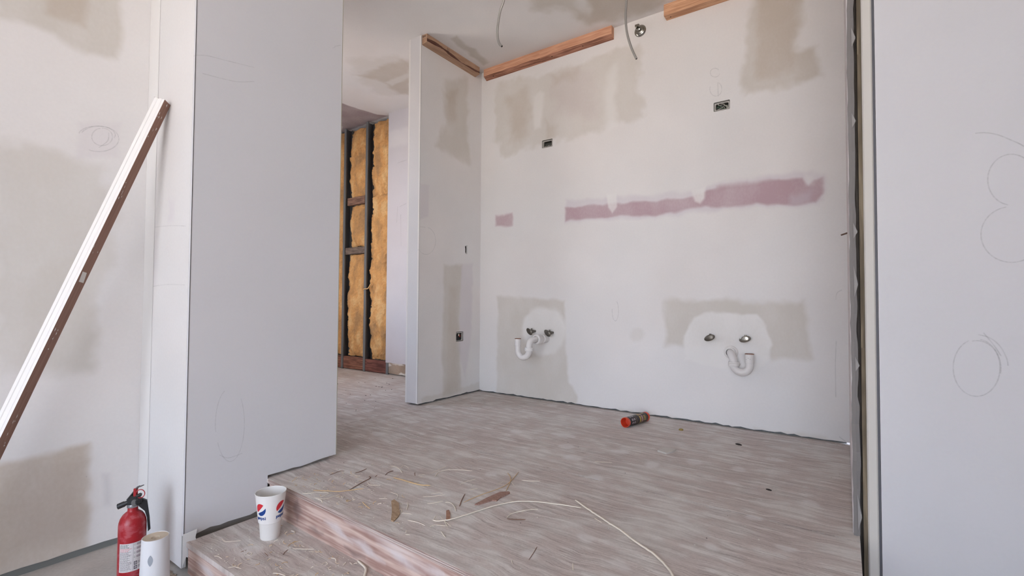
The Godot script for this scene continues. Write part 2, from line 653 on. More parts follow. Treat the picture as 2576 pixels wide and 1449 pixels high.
func build_shell() -> void:
	var plain := mat(WALL)
	var conc := mat(Color(0.66, 0.63, 0.6))
	var cl := setting("ceiling", "taped plasterboard ceiling with tan patches of joint compound")
	var cv := canvas(-5.5, 0.3, -ZF - 0.1 - 3.4, -ZF + 0.25, 0.004, Color(0.9, 0.885, 0.878), 31, 0.014)
	for p in [
		[[V(-1.6278, -2.472), V(-0.8524, -3.0036), V(-1.0719, -3.2038), V(-1.5101, -3.1121), V(-1.538, -2.9181), V(-1.6094, -2.7925), V(-1.7378, -2.7154)], BEIGE, 0.8, 0.06, 0.04],
		[[V(-1.2654, -2.7205), V(-0.9052, -3.0137), V(-1.0869, -3.1663), V(-1.4851, -3.093), V(-1.4798, -2.9247)], TAN, 0.55, 0.06, 0.04],
		[[V(-1.4389, -2.6479), V(-1.376, -2.691), V(-1.4019, -2.9507), V(-1.4506, -2.9892), V(-1.4706, -2.8768)], MUD, 0.85, 0.03, 0.02],
		[[V(-3.5408, -2.6662), V(-3.2394, -2.6612), V(-2.9832, -2.689), V(-2.9695, -2.7382), V(-3.4623, -3.1979), V(-3.5316, -3.1077), V(-3.4525, -2.8477)], TAN, 0.75, 0.04, 0.03],
		[[V(-3.4407, -2.8653), V(-3.2602, -2.8571), V(-3.1102, -2.8695), V(-3.1771, -2.9319), V(-3.3135, -2.9517), V(-3.446, -2.9494)], MUD, 0.85, 0.02, 0.015],
		[[V(-3.3623, -2.4307), V(-2.983, -2.6114), V(-2.9723, -2.7768), V(-3.4365, -3.2154), V(-3.6949, -3.0401), V(-3.6072, -2.6952)], BEIGE, 0.4, 0.06, 0.05],
		[[V(-4.1816, -2.9133), V(-4.1653, -3.1177), V(-4.1122, -3.3335), V(-4.0455, -3.4185), V(-4.9325, -3.4705)], MAUVE_GREY, 0.9, 0.012, 0.01],
		[[V(-2.4557, -2.6704), V(-2.3936, -2.6598), V(-2.4004, -2.875), V(-2.4326, -3.1121), V(-2.4992, -3.1319), V(-2.4763, -2.8669)], BEIGE, 0.9, 0.02, 0.02]]:
		var flip := []
		for q in p[0]:
			flip.append(V(q.x, -q.y))
		paint(cv, flip, p[1], p[2], p[3], p[4])
	var st := begin()
	var z0 := -3.6
	var z1: float = z0 + 3.4
	var uvf := func(x: float, z: float) -> Vector2:
		return Vector2((x - cv.u0) / cv.us, (cv.v1 + z) / cv.vs)
	quad(st, Vector3(-5.5, YC, z0), Vector3(0.3, YC, z0), Vector3(0.3, YC, z1), Vector3(-5.5, YC, z1), Vector3.DOWN, uvf.call(-5.5, z0), uvf.call(0.3, z0), uvf.call(0.3, z1), uvf.call(-5.5, z1))
	put("plasterboard", st.commit(), tex_mat(finish(cv)), cl)
	box("plasterboard", Vector3(2.7, YC + 0.009, -1.65), Vector3(4.8, 0.018, 3.9), plain, cl)
	box("plasterboard", Vector3(-0.2, YC + 0.009, 2.25), Vector3(10.6, 0.018, 4.9), plain, cl)
	box("slab", Vector3(-0.2, YC + 0.12, 0.5), Vector3(10.8, 0.2, 8.6), conc, cl)

	# outer walls of the lower front room and the hall, out of the picture; daylight comes in through the glazing openings
	var wf := setting("wall_front")
	for b in [[Vector3(-1.825, 1.26, 4.7), Vector3(1.65, 3.1, 0.2)], [Vector3(4.65, 1.26, 4.7), Vector3(1.1, 3.1, 0.2)], [Vector3(1.55, -0.18, 4.7), Vector3(5.1, 0.2, 0.2)], [Vector3(1.55, 2.74, 4.7), Vector3(5.1, 0.14, 0.2)]]:
		box("wall_section", b[0], b[1], plain, wf)
	for x in [0.3, 1.55, 2.8]:
		box("mullion", Vector3(x, 1.3, 4.68), Vector3(0.06, 2.78, 0.1), mat(Color(0.5, 0.5, 0.5), 0.5, 0.6), wf)
	var we2 := setting("wall_east")
	box("wall_section", Vector3(5.1, 1.26, 1.3), Vector3(0.2, 3.1, 6.8), plain, we2)
	# side wall just right of the picture: it keeps the right-hand daylight off the board with the pencil circles
	var ws2 := setting("wall_side")
	box("wall_section", Vector3(0.88, 1.26, -0.6), Vector3(0.12, 3.1, 2.78), plain, ws2)
	var wh := setting("wall_hall")
	box("wall_section", Vector3(-5.45, 1.3, -2.5), Vector3(0.1, 3.2, 2.4), plain, wh)
	box("wall_section", Vector3(-5.15, 1.3, -1.37), Vector3(0.7, 3.2, 0.12), plain, wh)
	box("wall_section", Vector3(-3.1, 1.3, -1.37), Vector3(1.1, 3.2, 0.12), plain, wh)
	box("wall_section", Vector3(-4.1, 2.6, -1.37), Vector3(1.6, 0.5, 0.12), plain, wh)
	box("wall_section", Vector3(-4.1, -0.05, -1.37), Vector3(1.6, 1.1, 0.12), plain, wh)
	box("wall_section", Vector3(-2.7, 1.3, 0.0), Vector3(0.12, 3.2, 2.8), plain, wh)
	box("wall_section", Vector3(-2.7, 1.26, 3.0), Vector3(0.12, 3.1, 3.4), plain, wh)


func build_floor() -> void:
	# plywood of the platform: grey dust over pinkish grain that runs along x
	var mpp := 0.0018
	var w := int(2.65 / mpp)
	var h := int(2.2 / mpp)
	var a := noise_bytes(w, h, 0.05, 51, 22, 3)
	var b := noise_bytes(w, h, 0.18, 52, 30, 2)
	var c := noise_bytes(w, h, 0.0045, 53, 1, 4)
	var d := noise_bytes(w, h, 0.022, 54, 2, 3)
	var e := noise_bytes(w, h, 0.3, 55, 2, 2)
	var f := noise_bytes(w, h, 0.014, 56, 3, 3)
	var dark := Color(0.705, 0.665, 0.64)
	var light := Color(0.865, 0.845, 0.822)
	var pink := Color(0.785, 0.725, 0.698)
	var white := Color(0.89, 0.88, 0.868)
	var deep := Color(0.52, 0.47, 0.445)
	var fine := noise_bytes(w, h, 0.42, 57, 26, 2)
	var buf := PackedFloat32Array()
	buf.resize(w * h * 3)
	for j in h:
		for i in w:
			var k := j * w + i
			# the grain wanders
			var jj := posmod(j + int((f[k] / 127.5 - 1.0) * 2.5 + (c[k] / 127.5 - 1.0) * 12.0), h) * w + i
			var dust := c[k] / 127.5 - 1.0
			var s := (a[jj] / 127.5 - 1.0) * 0.62 + (b[jj] / 127.5 - 1.0) * 0.4
			var t := clampf(0.56 + s * (0.85 - 0.5 * dust) + dust * 0.22 + (d[k] / 127.5 - 1.0) * 0.22, 0.0, 1.0)
			var q := dark.lerp(light, t)
			q = q.lerp(pink, clampf(0.22 - (d[k] / 127.5 - 1.0) * 0.7 - dust * 0.5, 0.0, 0.5))
			var ln := clampf(((fine[jj] / 127.5 - 1.0) - 0.22) * 1.6, 0.0, 0.5) * clampf(0.75 - dust, 0.2, 1.0)
			q = q.lerp(deep, ln)
			var g := (e[k] / 127.5 - 1.0) * 0.028
			buf[k * 3] = q.r + g
			buf[k * 3 + 1] = q.g + g
			buf[k * 3 + 2] = q.b + g
	var cvf := {"u0": -2.6, "v1": 3.25, "mpp": mpp, "w": w, "h": h, "us": 2.65, "vs": 2.2, "buf": buf}
	for sp in [[-2.4942, -2.566, 0.0651, 0.0693], [-2.286, -2.172, 0.0393, 0.0319], [-1.6163, -2.3718, 0.044, 0.0394], [-1.3486, -2.4731, 0.0736, 0.04], [-1.2368, -2.2906, 0.0466, 0.0408], [-1.1248, -2.1459, 0.0495, 0.0413], [-0.7665, -2.2766, 0.0339, 0.0473], [-0.6153, -2.4424, 0.0346, 0.0457], [-0.3603, -1.6351, 0.0219, 0.0274], [-1.7994, -3.1133, 0.0448, 0.039], [-0.9678, -2.377, 0.0454, 0.0288], [-0.9125, -1.9673, 0.0318, 0.0258], [-1.716, -2.0491, 0.038, 0.0323], [-1.3207, -1.7323, 0.027, 0.0274], [-0.9611, -1.242, 0.0192, 0.016], [-2.2498, -1.8557, 0.0464, 0.0363], [-1.0382, -1.4996, 0.039, 0.0265], [-0.7153, -1.4503, 0.0311, 0.0254], [-0.5541, -1.3607, 0.0319, 0.024], [-0.4123, -2.4531, 0.0333, 0.0327], [-0.2926, -2.7128, 0.0424, 0.0378], [-0.1166, -2.2067, 0.0311, 0.0255], [-0.2752, -1.9455, 0.0315, 0.0252], [-0.8046, -1.2496, 0.0328, 0.0211], [-1.7007, -1.5201, 0.0353, 0.0215], [-1.3349, -1.4468, 0.0318, 0.0215], [-0.5109, -1.7762, 0.0314, 0.0201], [-0.1584, -1.7556, 0.0338, 0.0207], [-1.9703, -1.4595, 0.0255, 0.0181], [-0.4091, -2.2454, 0.0236, 0.0234]]:
		var ring := []
		for k in 10:
			ring.append(V(sp[0] + sp[2] * cos(TAU * k / 10.0), -sp[1] + sp[3] * sin(TAU * k / 10.0)))
		paint(cvf, ring, white, 0.6, 0.012, 0.014)
	var ply := tex_mat(finish(cvf), 0.9)
	ply.uv1_scale = Vector3(1.0 / 2.65, 1.0 / 2.2, 1)
	ply.uv1_offset = Vector3(2.6 / 2.65, 3.25 / 2.2, 0)
	mats["ply"] = ply
	var fl := setting("floor_platform", "dusty pinkish grey plywood floor of the raised platform")
	var sheets := [
		[V(-2.48, -1.942), V(0.033, -1.942), V(0.033, nosing(0.033)), V(-2.48, nosing(-2.48))],
		[V(-2.48, -1.9475), V(0.033, -1.9475), V(0.033, -3.5), V(-2.48, -3.5)],
		[V(-2.484, -1.45), V(-5.4, -1.45), V(-5.4, -2.43), V(-2.484, -2.43)],
		[V(-2.484, -2.433), V(-5.4, -2.433), V(-5.4, -3.6), V(-2.484, -3.6)]]
	for s in sheets:
		var st := begin()
		add_slab(st, s, -0.018, 0.0)
		put("plywood_sheet", st.commit(), ply, fl)
	var sb := begin()
	add_slab(sb, [V(-5.4, -3.6), V(0.03, -3.6), V(0.03, -1.16), V(-5.4, -1.36)], YL, -0.0185)
	put("subframe", sb.commit(), mat(Color(0.3, 0.26, 0.23)), fl)

	var low := setting("floor_lower", "grey dusty concrete floor of the lower room")
	var cv := canvas(0, 1.6, 0, 1.6, 0.0025, Color(0.7, 0.685, 0.665), 61, 0.05)
	var rng := RandomNumberGenerator.new()
	rng.seed = 4
	for k in 60:
		var p := V(rng.randf() * 1.6, rng.randf() * 1.6)
		var r := 0.004 + rng.randf() * 0.012
		paint(cv, [p + V(-r, 0), p + V(0, r * 0.6), p + V(r, 0), p + V(0, -r * 0.6)], Color(0.76, 0.74, 0.7) if k % 3 else Color(0.4, 0.37, 0.35), 0.8, 0.003, 0.004)
	var cm := tex_mat(finish(cv), 0.9)
	cm.uv1_scale = Vector3(1.0 / 1.6, 1.0 / 1.6, 1)
	var sl := begin()
	add_slab(sl, [V(-5.5, -3.7), V(5.2, -3.7), V(5.2, 4.8), V(-5.5, 4.8)], YL - 0.15, YL)
	put("concrete_slab", sl.commit(), cm, low)


func nosing(x: float) -> float:
	return -1.112 + 0.036 * (x + 2.07)


func build_steps() -> void:
	var steps := setting("steps", "two low steps of pink-stained plywood up to the platform")
	steps.set_meta("category", "steps")
	# riser faces: reddish veneer with smeared joint compound
	var mpp := 0.0015
	var cv := {"u0": -2.1, "v1": 0.0, "mpp": mpp, "w": 1440, "h": 120, "us": 2.16, "vs": 0.18}
	var im := wood_image(1440, 120, Color(0.81, 0.72, 0.675), Color(0.63, 0.505, 0.465), 71, 1.0)
	var by := im.get_data()
	var buf := PackedFloat32Array()
	buf.resize(by.size())
	for i in by.size():
		buf[i] = by[i] / 255.0
	cv.buf = buf
	for q in [[-1.55, -0.075, 0.09, 0.02], [-1.38, -0.085, 0.1, 0.02], [-1.2, -0.06, 0.12, 0.015], [-1.0, -0.06, 0.14, 0.02], [-0.8, -0.05, 0.12, 0.02], [-1.3, -0.03, 0.3, 0.006], [-0.6, -0.08, 0.2, 0.03]]:
		paint(cv, [V(q[0] - q[2], q[1] + 0.012), V(q[0], q[1] + q[3]), V(q[0] + q[2], q[1] - 0.012), V(q[0], q[1] - q[3])], Color(0.82, 0.79, 0.79), 0.8, 0.012, 0.012)
	for q in [[-1.83, -0.08, 0.04, 0.04], [-1.7, -0.11, 0.05, 0.012], [-1.93, -0.05, 0.03, 0.03], [-1.45, -0.12, 0.06, 0.01]]:
		paint(cv, [V(q[0] - q[2], q[1]), V(q[0], q[1] + q[3]), V(q[0] + q[2], q[1]), V(q[0], q[1] - q[3])], Color(0.4, 0.34, 0.33), 0.55, 0.015, 0.012)
	var rm := tex_mat(finish(cv), 0.9)
	var tread_z := -0.8
	var st := begin()
	var x0 := -2.063
	var x1 := 0.033
	var uv := func(x: float, y: float) -> Vector2:
		return Vector2((x + 2.1) / 2.16, -y / 0.18)
	var n := Vector3(-0.036, 0, 1).normalized()
	quad(st, Vector3(x0, YM, nosing(x0) - 0.006), Vector3(x1, YM, nosing(x1) - 0.006), Vector3(x1, -0.019, nosing(x1) - 0.006), Vector3(x0, -0.019, nosing(x0) - 0.006), n, uv.call(x0, YM), uv.call(x1, YM), uv.call(x1, -0.019), uv.call(x0, -0.019))
	quad(st, Vector3(x0, YM, nosing(x0) - 0.006), Vector3(x0, -0.019, nosing(x0) - 0.006), Vector3(x0, -0.019, nosing(x0) - 0.04), Vector3(x0, YM, nosing(x0) - 0.04), Vector3.LEFT)
	put("riser", st.commit(), rm, steps)
	# the cut edge of the top plywood sheet, its plies showing
	var ed := begin()
	for k in 5:
		var ya := -0.018 + 0.0036 * k
		var out := 0.0012 * (k % 2)
		var z := func(x: float) -> float:
			return nosing(x) + 0.0005 + out
		quad(ed, Vector3(-2.062, ya, z.call(-2.062)), Vector3(x1, ya, z.call(x1)), Vector3(x1, ya + 0.0036, z.call(x1)), Vector3(-2.062, ya + 0.0036, z.call(-2.062)), n, uv.call(x0, -0.02 - 0.03 * k), uv.call(x1, -0.02 - 0.03 * k), uv.call(x1, -0.045 - 0.03 * k), uv.call(x0, -0.045 - 0.03 * k))
		quad(ed, Vector3(-2.062, ya, z.call(-2.062)), Vector3(x1, ya, z.call(x1)), Vector3(x1, ya, nosing(x1) - 0.006), Vector3(-2.062, ya, nosing(-2.062) - 0.006), Vector3.DOWN)
	var pale := tex_mat(wood_image(1024, 128, Color(0.8, 0.745, 0.715), Color(0.6, 0.5, 0.465), 74, 1.1), 0.9)
	put("nosing", ed.commit(), pale, steps)
	var tr := begin()
	add_slab(tr, [V(x0, tread_z), V(x1, tread_z), V(x1, nosing(x1) - 0.01), V(x0, nosing(x0) - 0.01)], YM - 0.018, YM)
	put("tread", tr.commit(), mats["ply"], steps)
	var r2 := begin()
	quad(r2, Vector3(-2.06, YL, -0.806), Vector3(x1, YL, -0.806), Vector3(x1, YM - 0.018, -0.806), Vector3(-2.06, YM - 0.018, -0.806), Vector3.BACK, uv.call(-1.7, -0.14), uv.call(x1, -0.14), uv.call(x1, -0.02), uv.call(-1.7, -0.02))
	put("riser", r2.commit(), rm, steps)
	box("side_stringer", Vector3(0.026, -0.14, -1.4), Vector3(0.012, 0.235, 1.15), rm, steps)
	var sf := begin()
	add_slab(sf, [V(x0, -0.83), V(0.02, -0.83), V(0.02, nosing(0.02) - 0.02), V(x0, nosing(x0) - 0.02)], YL, YM - 0.019)
	put("subframe", sf.commit(), mat(Color(0.3, 0.26, 0.23)), steps)


func drywall(cv: Dictionary) -> StandardMaterial3D:
	return tex_mat(finish(cv), 0.93)


func rounded(u0: float, u1: float, v0: float, v1: float, r: float, per := 4) -> Array:
	var out := []
	for k in [[u1 - r, v1 - r, 0.0], [u0 + r, v1 - r, PI / 2], [u0 + r, v0 + r, PI], [u1 - r, v0 + r, PI * 1.5]]:
		for i in per + 1:
			var a: float = k[2] + PI / 2 * i / per
			out.append(V(k[0] + r * cos(a), k[1] + r * sin(a)))
	return out


func build_walls() -> void:
	var track := mat(Color(0.4, 0.41, 0.41), 0.55, 0.5)
	var core := mat(Color(0.5, 0.482, 0.475))
	var board_back := mat(Color(0.6, 0.57, 0.53))   # the plain back of the boards on the far side of the studs
	var plain := mat(WALL)

	# back wall of the alcove
	var wb := setting("wall_back", "white plasterboard back wall with beige patches and a mauve stripe")
	var cb := canvas(XW, 0.02, 0.0, YC, 0.0026, WALL, 11)
	for p in [
		[[V(-2.4545, 2.6491), V(-2.0686, 2.6149), V(-1.6707, 2.5915), V(-1.3784, 2.6183), V(-1.1747, 2.6029), V(-1.1633, 2.4626), V(-1.1838, 2.2688), V(-1.1468, 2.0618), V(-1.2871, 2.0777), V(-1.4407, 2.072), V(-1.6023, 2.0234), V(-1.8434, 2.0387), V(-2.0653, 2.0318), V(-2.3772, 2.0135), V(-2.429, 2.1666), V(-2.4528, 2.4476)], BEIGE, 0.6, 0.03, 0.04],
		[[V(-2.3269, 2.5037), V(-2.1262, 2.531), V(-2.0974, 2.2671), V(-2.1628, 2.109), V(-2.3118, 2.1442), V(-2.2846, 2.3413)], TAN, 0.5, 0.06, 0.04],
		[[V(-1.8997, 2.5439), V(-1.6707, 2.5605), V(-1.5048, 2.4694), V(-1.5045, 2.169), V(-1.6697, 2.1747), V(-1.8622, 2.248)], MAUVE, 0.13, 0.06, 0.05],
		[[V(-1.8815, 2.555), V(-1.6706, 2.5512), V(-1.6705, 2.4832), V(-1.8632, 2.5024)], TAN, 0.45, 0.04, 0.03],
		[[V(-1.9461, 2.2344), V(-1.8439, 2.1492), V(-1.8507, 2.0716), V(-1.9453, 2.074)], TAN, 0.35, 0.03, 0.03],
		[[V(-2.0561, 2.4379), V(-1.9994, 2.4728), V(-1.9619, 2.4473), V(-1.9686, 2.3037), V(-1.9904, 2.1794), V(-2.047, 2.1748), V(-2.0669, 2.3259)], MUD, 0.75, 0.02, 0.01],
		[[V(-1.4567, 2.2924), V(-1.4095, 2.4437), V(-1.3784, 2.5238), V(-1.3415, 2.5191), V(-1.3537, 2.3993), V(-1.3507, 2.2227), V(-1.3415, 2.0456), V(-1.4093, 2.0301), V(-1.4282, 2.1818)], MUD, 0.7, 0.03, 0.02],
		[[V(-0.4676, 2.7427), V(-0.1821, 2.6347), V(-0.2007, 2.3552), V(-0.1994, 2.2834), V(-0.1206, 2.2548), V(-0.1087, 2.0812), V(-0.1576, 2.0684), V(-0.3099, 2.0841), V(-0.4926, 2.0558), V(-0.5048, 2.2501), V(-0.4807, 2.4697)], BEIGE, 0.8, 0.03, 0.03],
		[[V(-0.4234, 2.7009), V(-0.2124, 2.6222), V(-0.2309, 2.1496), V(-0.4274, 2.154)], TAN, 0.6, 0.03, 0.02],
		[[V(-0.2258, 2.2675), V(-0.1265, 2.2472), V(-0.1182, 2.0954), V(-0.2072, 2.0909)], TAN, 0.3, 0.02, 0.02],
		[[V(-1.7641, 1.5584), V(-1.4247, 1.5423), V(-1.0581, 1.5119), V(-0.8077, 1.5181), V(-0.7208, 1.5327), V(-0.4428, 1.5446), V(-0.2323, 1.5425), V(-0.1431, 1.5431), V(-0.0915, 1.5008), V(-0.089, 1.3748), V(-0.1256, 1.3469), V(-0.2543, 1.3472), V(-0.4441, 1.3679), V(-1.0585, 1.3581), V(-1.5682, 1.3829), V(-1.7705, 1.3829)], LILAC, 0.5, 0.02, 0.015],
		[[V(-1.7674, 1.5031), V(-1.4247, 1.4954), V(-1.0582, 1.4707), V(-0.8079, 1.4786), V(-0.721, 1.5042), V(-0.4431, 1.5151), V(-0.1965, 1.5044), V(-0.1634, 1.4579), V(-0.1339, 1.4908), V(-0.1011, 1.4908), V(-0.0963, 1.4031), V(-0.1313, 1.3614), V(-0.2542, 1.359), V(-0.444, 1.3826), V(-0.6024, 1.3801), V(-0.7215, 1.3982), V(-0.9504, 1.38), V(-1.0585, 1.369), V(-1.3174, 1.4), V(-1.5682, 1.3949), V(-1.7636, 1.3977)], MAUVE, 0.95, 0.012, 0.012],
		[[V(-0.6725, 1.5211), V(-0.4873, 1.5311), V(-0.3146, 1.5165), V(-0.3148, 1.4974), V(-0.4874, 1.5063), V(-0.6727, 1.4852)], MAUVE, 0.5, 0.012, 0.01],
		[[V(-0.2536, 1.418), V(-0.1539, 1.4288), V(-0.1506, 1.3705), V(-0.2439, 1.3696)], LILAC, 0.6, 0.02, 0.02],
		[[V(-1.4185, 1.562), V(-1.3416, 1.5583), V(-1.3416, 1.4659), V(-1.3752, 1.4231), V(-1.4122, 1.4677)], MUD, 0.95, 0.01, 0.005],
		[[V(-0.8203, 1.5197), V(-0.7306, 1.534), V(-0.7408, 1.4522), V(-0.7706, 1.4192), V(-0.8005, 1.4383)], MUD, 0.95, 0.012, 0.006],
		[[V(-0.1805, 1.5254), V(-0.1375, 1.5191), V(-0.1419, 1.4596), V(-0.1771, 1.4644)], MUD, 0.6, 0.02, 0.01],
		[[V(-2.4277, 1.5163), V(-2.3481, 1.5016), V(-2.2623, 1.5098), V(-2.2576, 1.4096), V(-2.3391, 1.4066), V(-2.4269, 1.4175)], MAUVE, 0.8, 0.015, 0.012],
		[[V(-2.4092, 0.8212), V(-1.7686, 0.7838), V(-1.7534, 0.3793), V(-1.7254, 0.1702), V(-1.6578, 0.0581), V(-1.6643, -0.0022), V(-2.4106, -0.0057)], BEIGE, 0.75, 0.018, 0.012],
		[[V(-1.7506, 0.5555), V(-1.7636, 0.489), V(-1.8017, 0.4298), V(-1.8604, 0.3853), V(-1.9328, 0.3617), V(-2.0095, 0.3628), V(-2.0801, 0.3894), V(-2.1345, 0.4383), V(-2.1643, 0.5032), V(-2.1648, 0.5745), V(-2.1358, 0.6418), V(-2.0819, 0.6954), V(-2.0114, 0.7278), V(-1.9345, 0.7352), V(-1.8618, 0.7173), V(-1.8026, 0.6774), V(-1.764, 0.621), V(-1.7506, 0.5555)], MUD, 0.95, 0.025, 0.02],
		[[V(-1.0002, 0.7873), V(-0.7735, 0.7961), V(-0.1894, 0.7842), V(-0.1811, 0.6235), V(-0.1672, 0.453), V(-0.3653, 0.4333), V(-0.4505, 0.492), V(-0.8754, 0.4913), V(-0.993, 0.4898)], BEIGE, 0.8, 0.025, 0.02],
		[[V(-0.8114, 0.6765), V(-0.7008, 0.7149), V(-0.4489, 0.7099), V(-0.3955, 0.639), V(-0.3478, 0.5222), V(-0.3822, 0.4416), V(-0.4736, 0.321), V(-0.8758, 0.3998), V(-0.8701, 0.5571)], MUD, 0.97, 0.012, 0.015],
		[[V(-1.1437, 0.5498), V(-1.1549, 0.5192), V(-1.1836, 0.5017), V(-1.2164, 0.5055), V(-1.2381, 0.5293), V(-1.238, 0.5618), V(-1.2163, 0.5875), V(-1.1834, 0.5944), V(-1.1548, 0.5794), V(-1.1437, 0.5498)], BEIGE, 0.4, 0.02, 0.005],
		[[V(-1.3179, 0.0146), V(-0.9288, 0.0092), V(-0.8143, 0.0103), V(-0.802, -0.0084), V(-1.3478, -0.0063)], BEIGE, 0.45, 0.015, 0.015],
		[[V(-0.454, 0.0107), V(-0.0914, 0.0279), V(-0.0823, -0.0016), V(-0.4542, -0.0085)], BEIGE, 0.5, 0.02, 0.01]]:
		paint(cb, p[0], p[1], p[2], p[3], p[4])
	for k in [
		[V(-0.6439, 2.2455), V(-0.6489, 2.2383), V(-0.6566, 2.234), V(-0.666, 2.2332), V(-0.676, 2.2358), V(-0.6855, 2.2418), V(-0.6932, 2.2503), V(-0.6982, 2.2603), V(-0.6999, 2.2706), V(-0.6981, 2.2799), V(-0.693, 2.2872), V(-0.6852, 2.2914), V(-0.6757, 2.2922), V(-0.6657, 2.2894), V(-0.6563, 2.2834), V(-0.6487, 2.2749)],
		[V(-0.6484, 2.1907), V(-0.6409, 2.1812), V(-0.6352, 2.1699), V(-0.6318, 2.1575), V(-0.6308, 2.145), V(-0.6323, 2.1332), V(-0.6363, 2.1229), V(-0.6423, 2.1148), V(-0.6502, 2.1096), V(-0.6592, 2.1076), V(-0.6687, 2.1089), V(-0.6782, 2.1135), V(-0.6868, 2.121), V(-0.6941, 2.131), V(-0.6994, 2.1428), V(-0.7023, 2.1554), V(-0.7028, 2.168), V(-0.7006, 2.1797)],
		[V(-0.6544, 2.1933), V(-0.6525, 2.1023)],
		[V(-1.3417, 0.7787), V(-1.3355, 0.7629), V(-1.3313, 0.7418), V(-1.3297, 0.7176), V(-1.3307, 0.6931), V(-1.3343, 0.6709), V(-1.3401, 0.6535), V(-1.3474, 0.6429), V(-1.3554, 0.6401), V(-1.3633, 0.6457), V(-1.3701, 0.6589), V(-1.3752, 0.6784), V(-1.3778, 0.7019), V(-1.3777, 0.7268)],
		[V(-0.0125, 0.8519), V(-0.0347, 0.8342), V(-0.0406, 0.7963)],
		[V(-0.0413, 0.5623), V(-0.0464, 0.4288), V(-0.0464, 0.2516)],
		[V(-0.0322, 0.0334), V(-0.0035, 0.012)]]:
		pencil(cb, k, 0.003, 0.16)
	var hb := [[-0.681, -0.584, 2.008, 2.068, rounded(-0.681, -0.584, 2.008, 2.068, 0.006)], [-1.977, -1.88, 2.004, 2.067, rounded(-1.977, -1.88, 2.004, 2.067, 0.004)]]
	put("plasterboard", sheet(Vector3(0, 0, ZB), Vector3.RIGHT, Vector3.BACK, XW, 0.014, 0.012, YC, hb, 0.016, cb, 0.007, 3), drywall(cb), wb)
	box("floor_track", Vector3(-1.3, 0.025, ZB - 0.03), Vector3(2.6, 0.05, 0.02), track, wb)
	box("backing", Vector3(-1.3, 1.4, ZB - 0.13), Vector3(2.7, 2.8, 0.04), board_back, wb)

	# wing wall
	var ww := setting("wall_wing", "short wing wall at the alcove corner with beige compound patches")
	var cw := canvas(2.5, 3.24, 0.0, YC, 0.0025, WALL, 12)
	for p in [
		[[V(2.7624, 2.5284), V(3.0388, 2.6691), V(3.0602, 2.2171), V(3.1005, 1.9382), V(2.9226, 1.945), V(2.667, 1.9747), V(2.7235, 2.0691), V(2.7759, 2.2283)], BEIGE, 0.7, 0.035, 0.03],
		[[V(2.7824, 2.4233), V(2.9147, 2.5209), V(2.9181, 2.2737), V(2.7995, 2.2036)], TAN, 0.5, 0.04, 0.02],
		[[V(2.7834, 1.0587), V(2.9987, 1.0792), V(2.9698, 0.6383), V(2.9977, 0.0325), V(2.7892, 0.0173), V(2.7666, 0.3315), V(2.7739, 0.7688)], BEIGE, 0.8, 0.02, 0.012],
		[[V(2.8413, 0.8964), V(2.9368, 0.8991), V(2.9583, 0.0384), V(2.807, 0.0457)], TAN, 0.3, 0.03, 0.02],
		[[V(2.9936, 1.0822), V(3.1377, 1.0986), V(3.1239, 0.5333), V(3.0566, 0.139), V(2.9635, 0.3781)], LILAC, 0.4, 0.02, 0.015],
		[[V(2.511, 1.656), V(2.6067, 1.6666), V(2.6019, 1.4211), V(2.5151, 1.3932)], LILAC, 0.3, 0.012, 0.005],
		[[V(2.5479, 0.0504), V(2.8531, 0.0544), V(3.2479, 0.0735), V(3.2378, -0.0039), V(2.5488, -0.0088)], BEIGE, 0.45, 0.012, 0.012]]:
		paint(cw, p[0], p[1], p[2], p[3], p[4])
	for k in [
		[V(2.5954, 1.3364), V(2.6161, 1.333), V(2.6353, 1.3251), V(2.6522, 1.313), V(2.6658, 1.2971), V(2.6756, 1.2783), V(2.6811, 1.2573), V(2.6819, 1.2352), V(2.6781, 1.213), V(2.6698, 1.1918), V(2.6575, 1.1725), V(2.6417, 1.1561), V(2.6233, 1.1433), V(2.603, 1.1345), V(2.5819, 1.1303), V(2.5609, 1.1306), V(2.5409, 1.1354), V(2.5228, 1.1445), V(2.5073, 1.1573), V(2.495, 1.1734)],
		[V(2.516, 1.3335), V(2.5696, 1.3346)]]:
		pencil(cw, k, 0.003, 0.15)
	var gash := [V(3.03, 1.236), V(3.036, 1.243), V(3.045, 1.238), V(3.05, 1.247), V(3.064, 1.249), V(3.067, 1.22), V(3.066, 1.185), V(3.058, 1.17), V(3.045, 1.175), V(3.034, 1.188), V(3.036, 1.21)]
	var hw := [[2.926, 3.022, 0.447, 0.527, rounded(2.926, 3.022, 0.447, 0.527, 0.01)], [3.02, 3.075, 1.16, 1.255, gash]]
	put("plasterboard", sheet(Vector3(XW, 0, 0), Vector3.FORWARD, Vector3.RIGHT, -ZW, -ZB, 0.014, YC, hw, 0.016, cw, 0.006, 5), drywall(cw), ww)
	var ce := canvas(-2.74, -2.59, 0.0, YC, 0.004, Color(0.83, 0.82, 0.825), 13)
	var em := drywall(ce)
	put("end_board", sheet(Vector3(0, 0, ZW), Vector3.RIGHT, Vector3.BACK, -2.7145, XW - 0.0163, 0.012, YC, [], 0.016, ce, 0.012, 8), em, ww)
	put("plasterboard", sheet(Vector3(-2.731, 0, 0), Vector3.FORWARD, Vector3.LEFT, -ZW, -ZF, 0.012, YC, [], 0.016, cw, 0.006, 9), plain, ww)
	box("floor_track", Vector3(-2.665, 0.025, -2.9), Vector3(0.1, 0.05, 0.7), track, ww)
	box("corner_bead", Vector3(XW - 0.0004, 1.4, ZW - 0.0006), Vector3(0.0014, YC - 0.03, 0.0014), mat(Color(0.45, 0.44, 0.43), 0.6, 0.4), ww)
	box("backing", Vector3(-2.665, 1.4, -2.95), Vector3(0.03, 2.75, 0.7), board_back, ww)

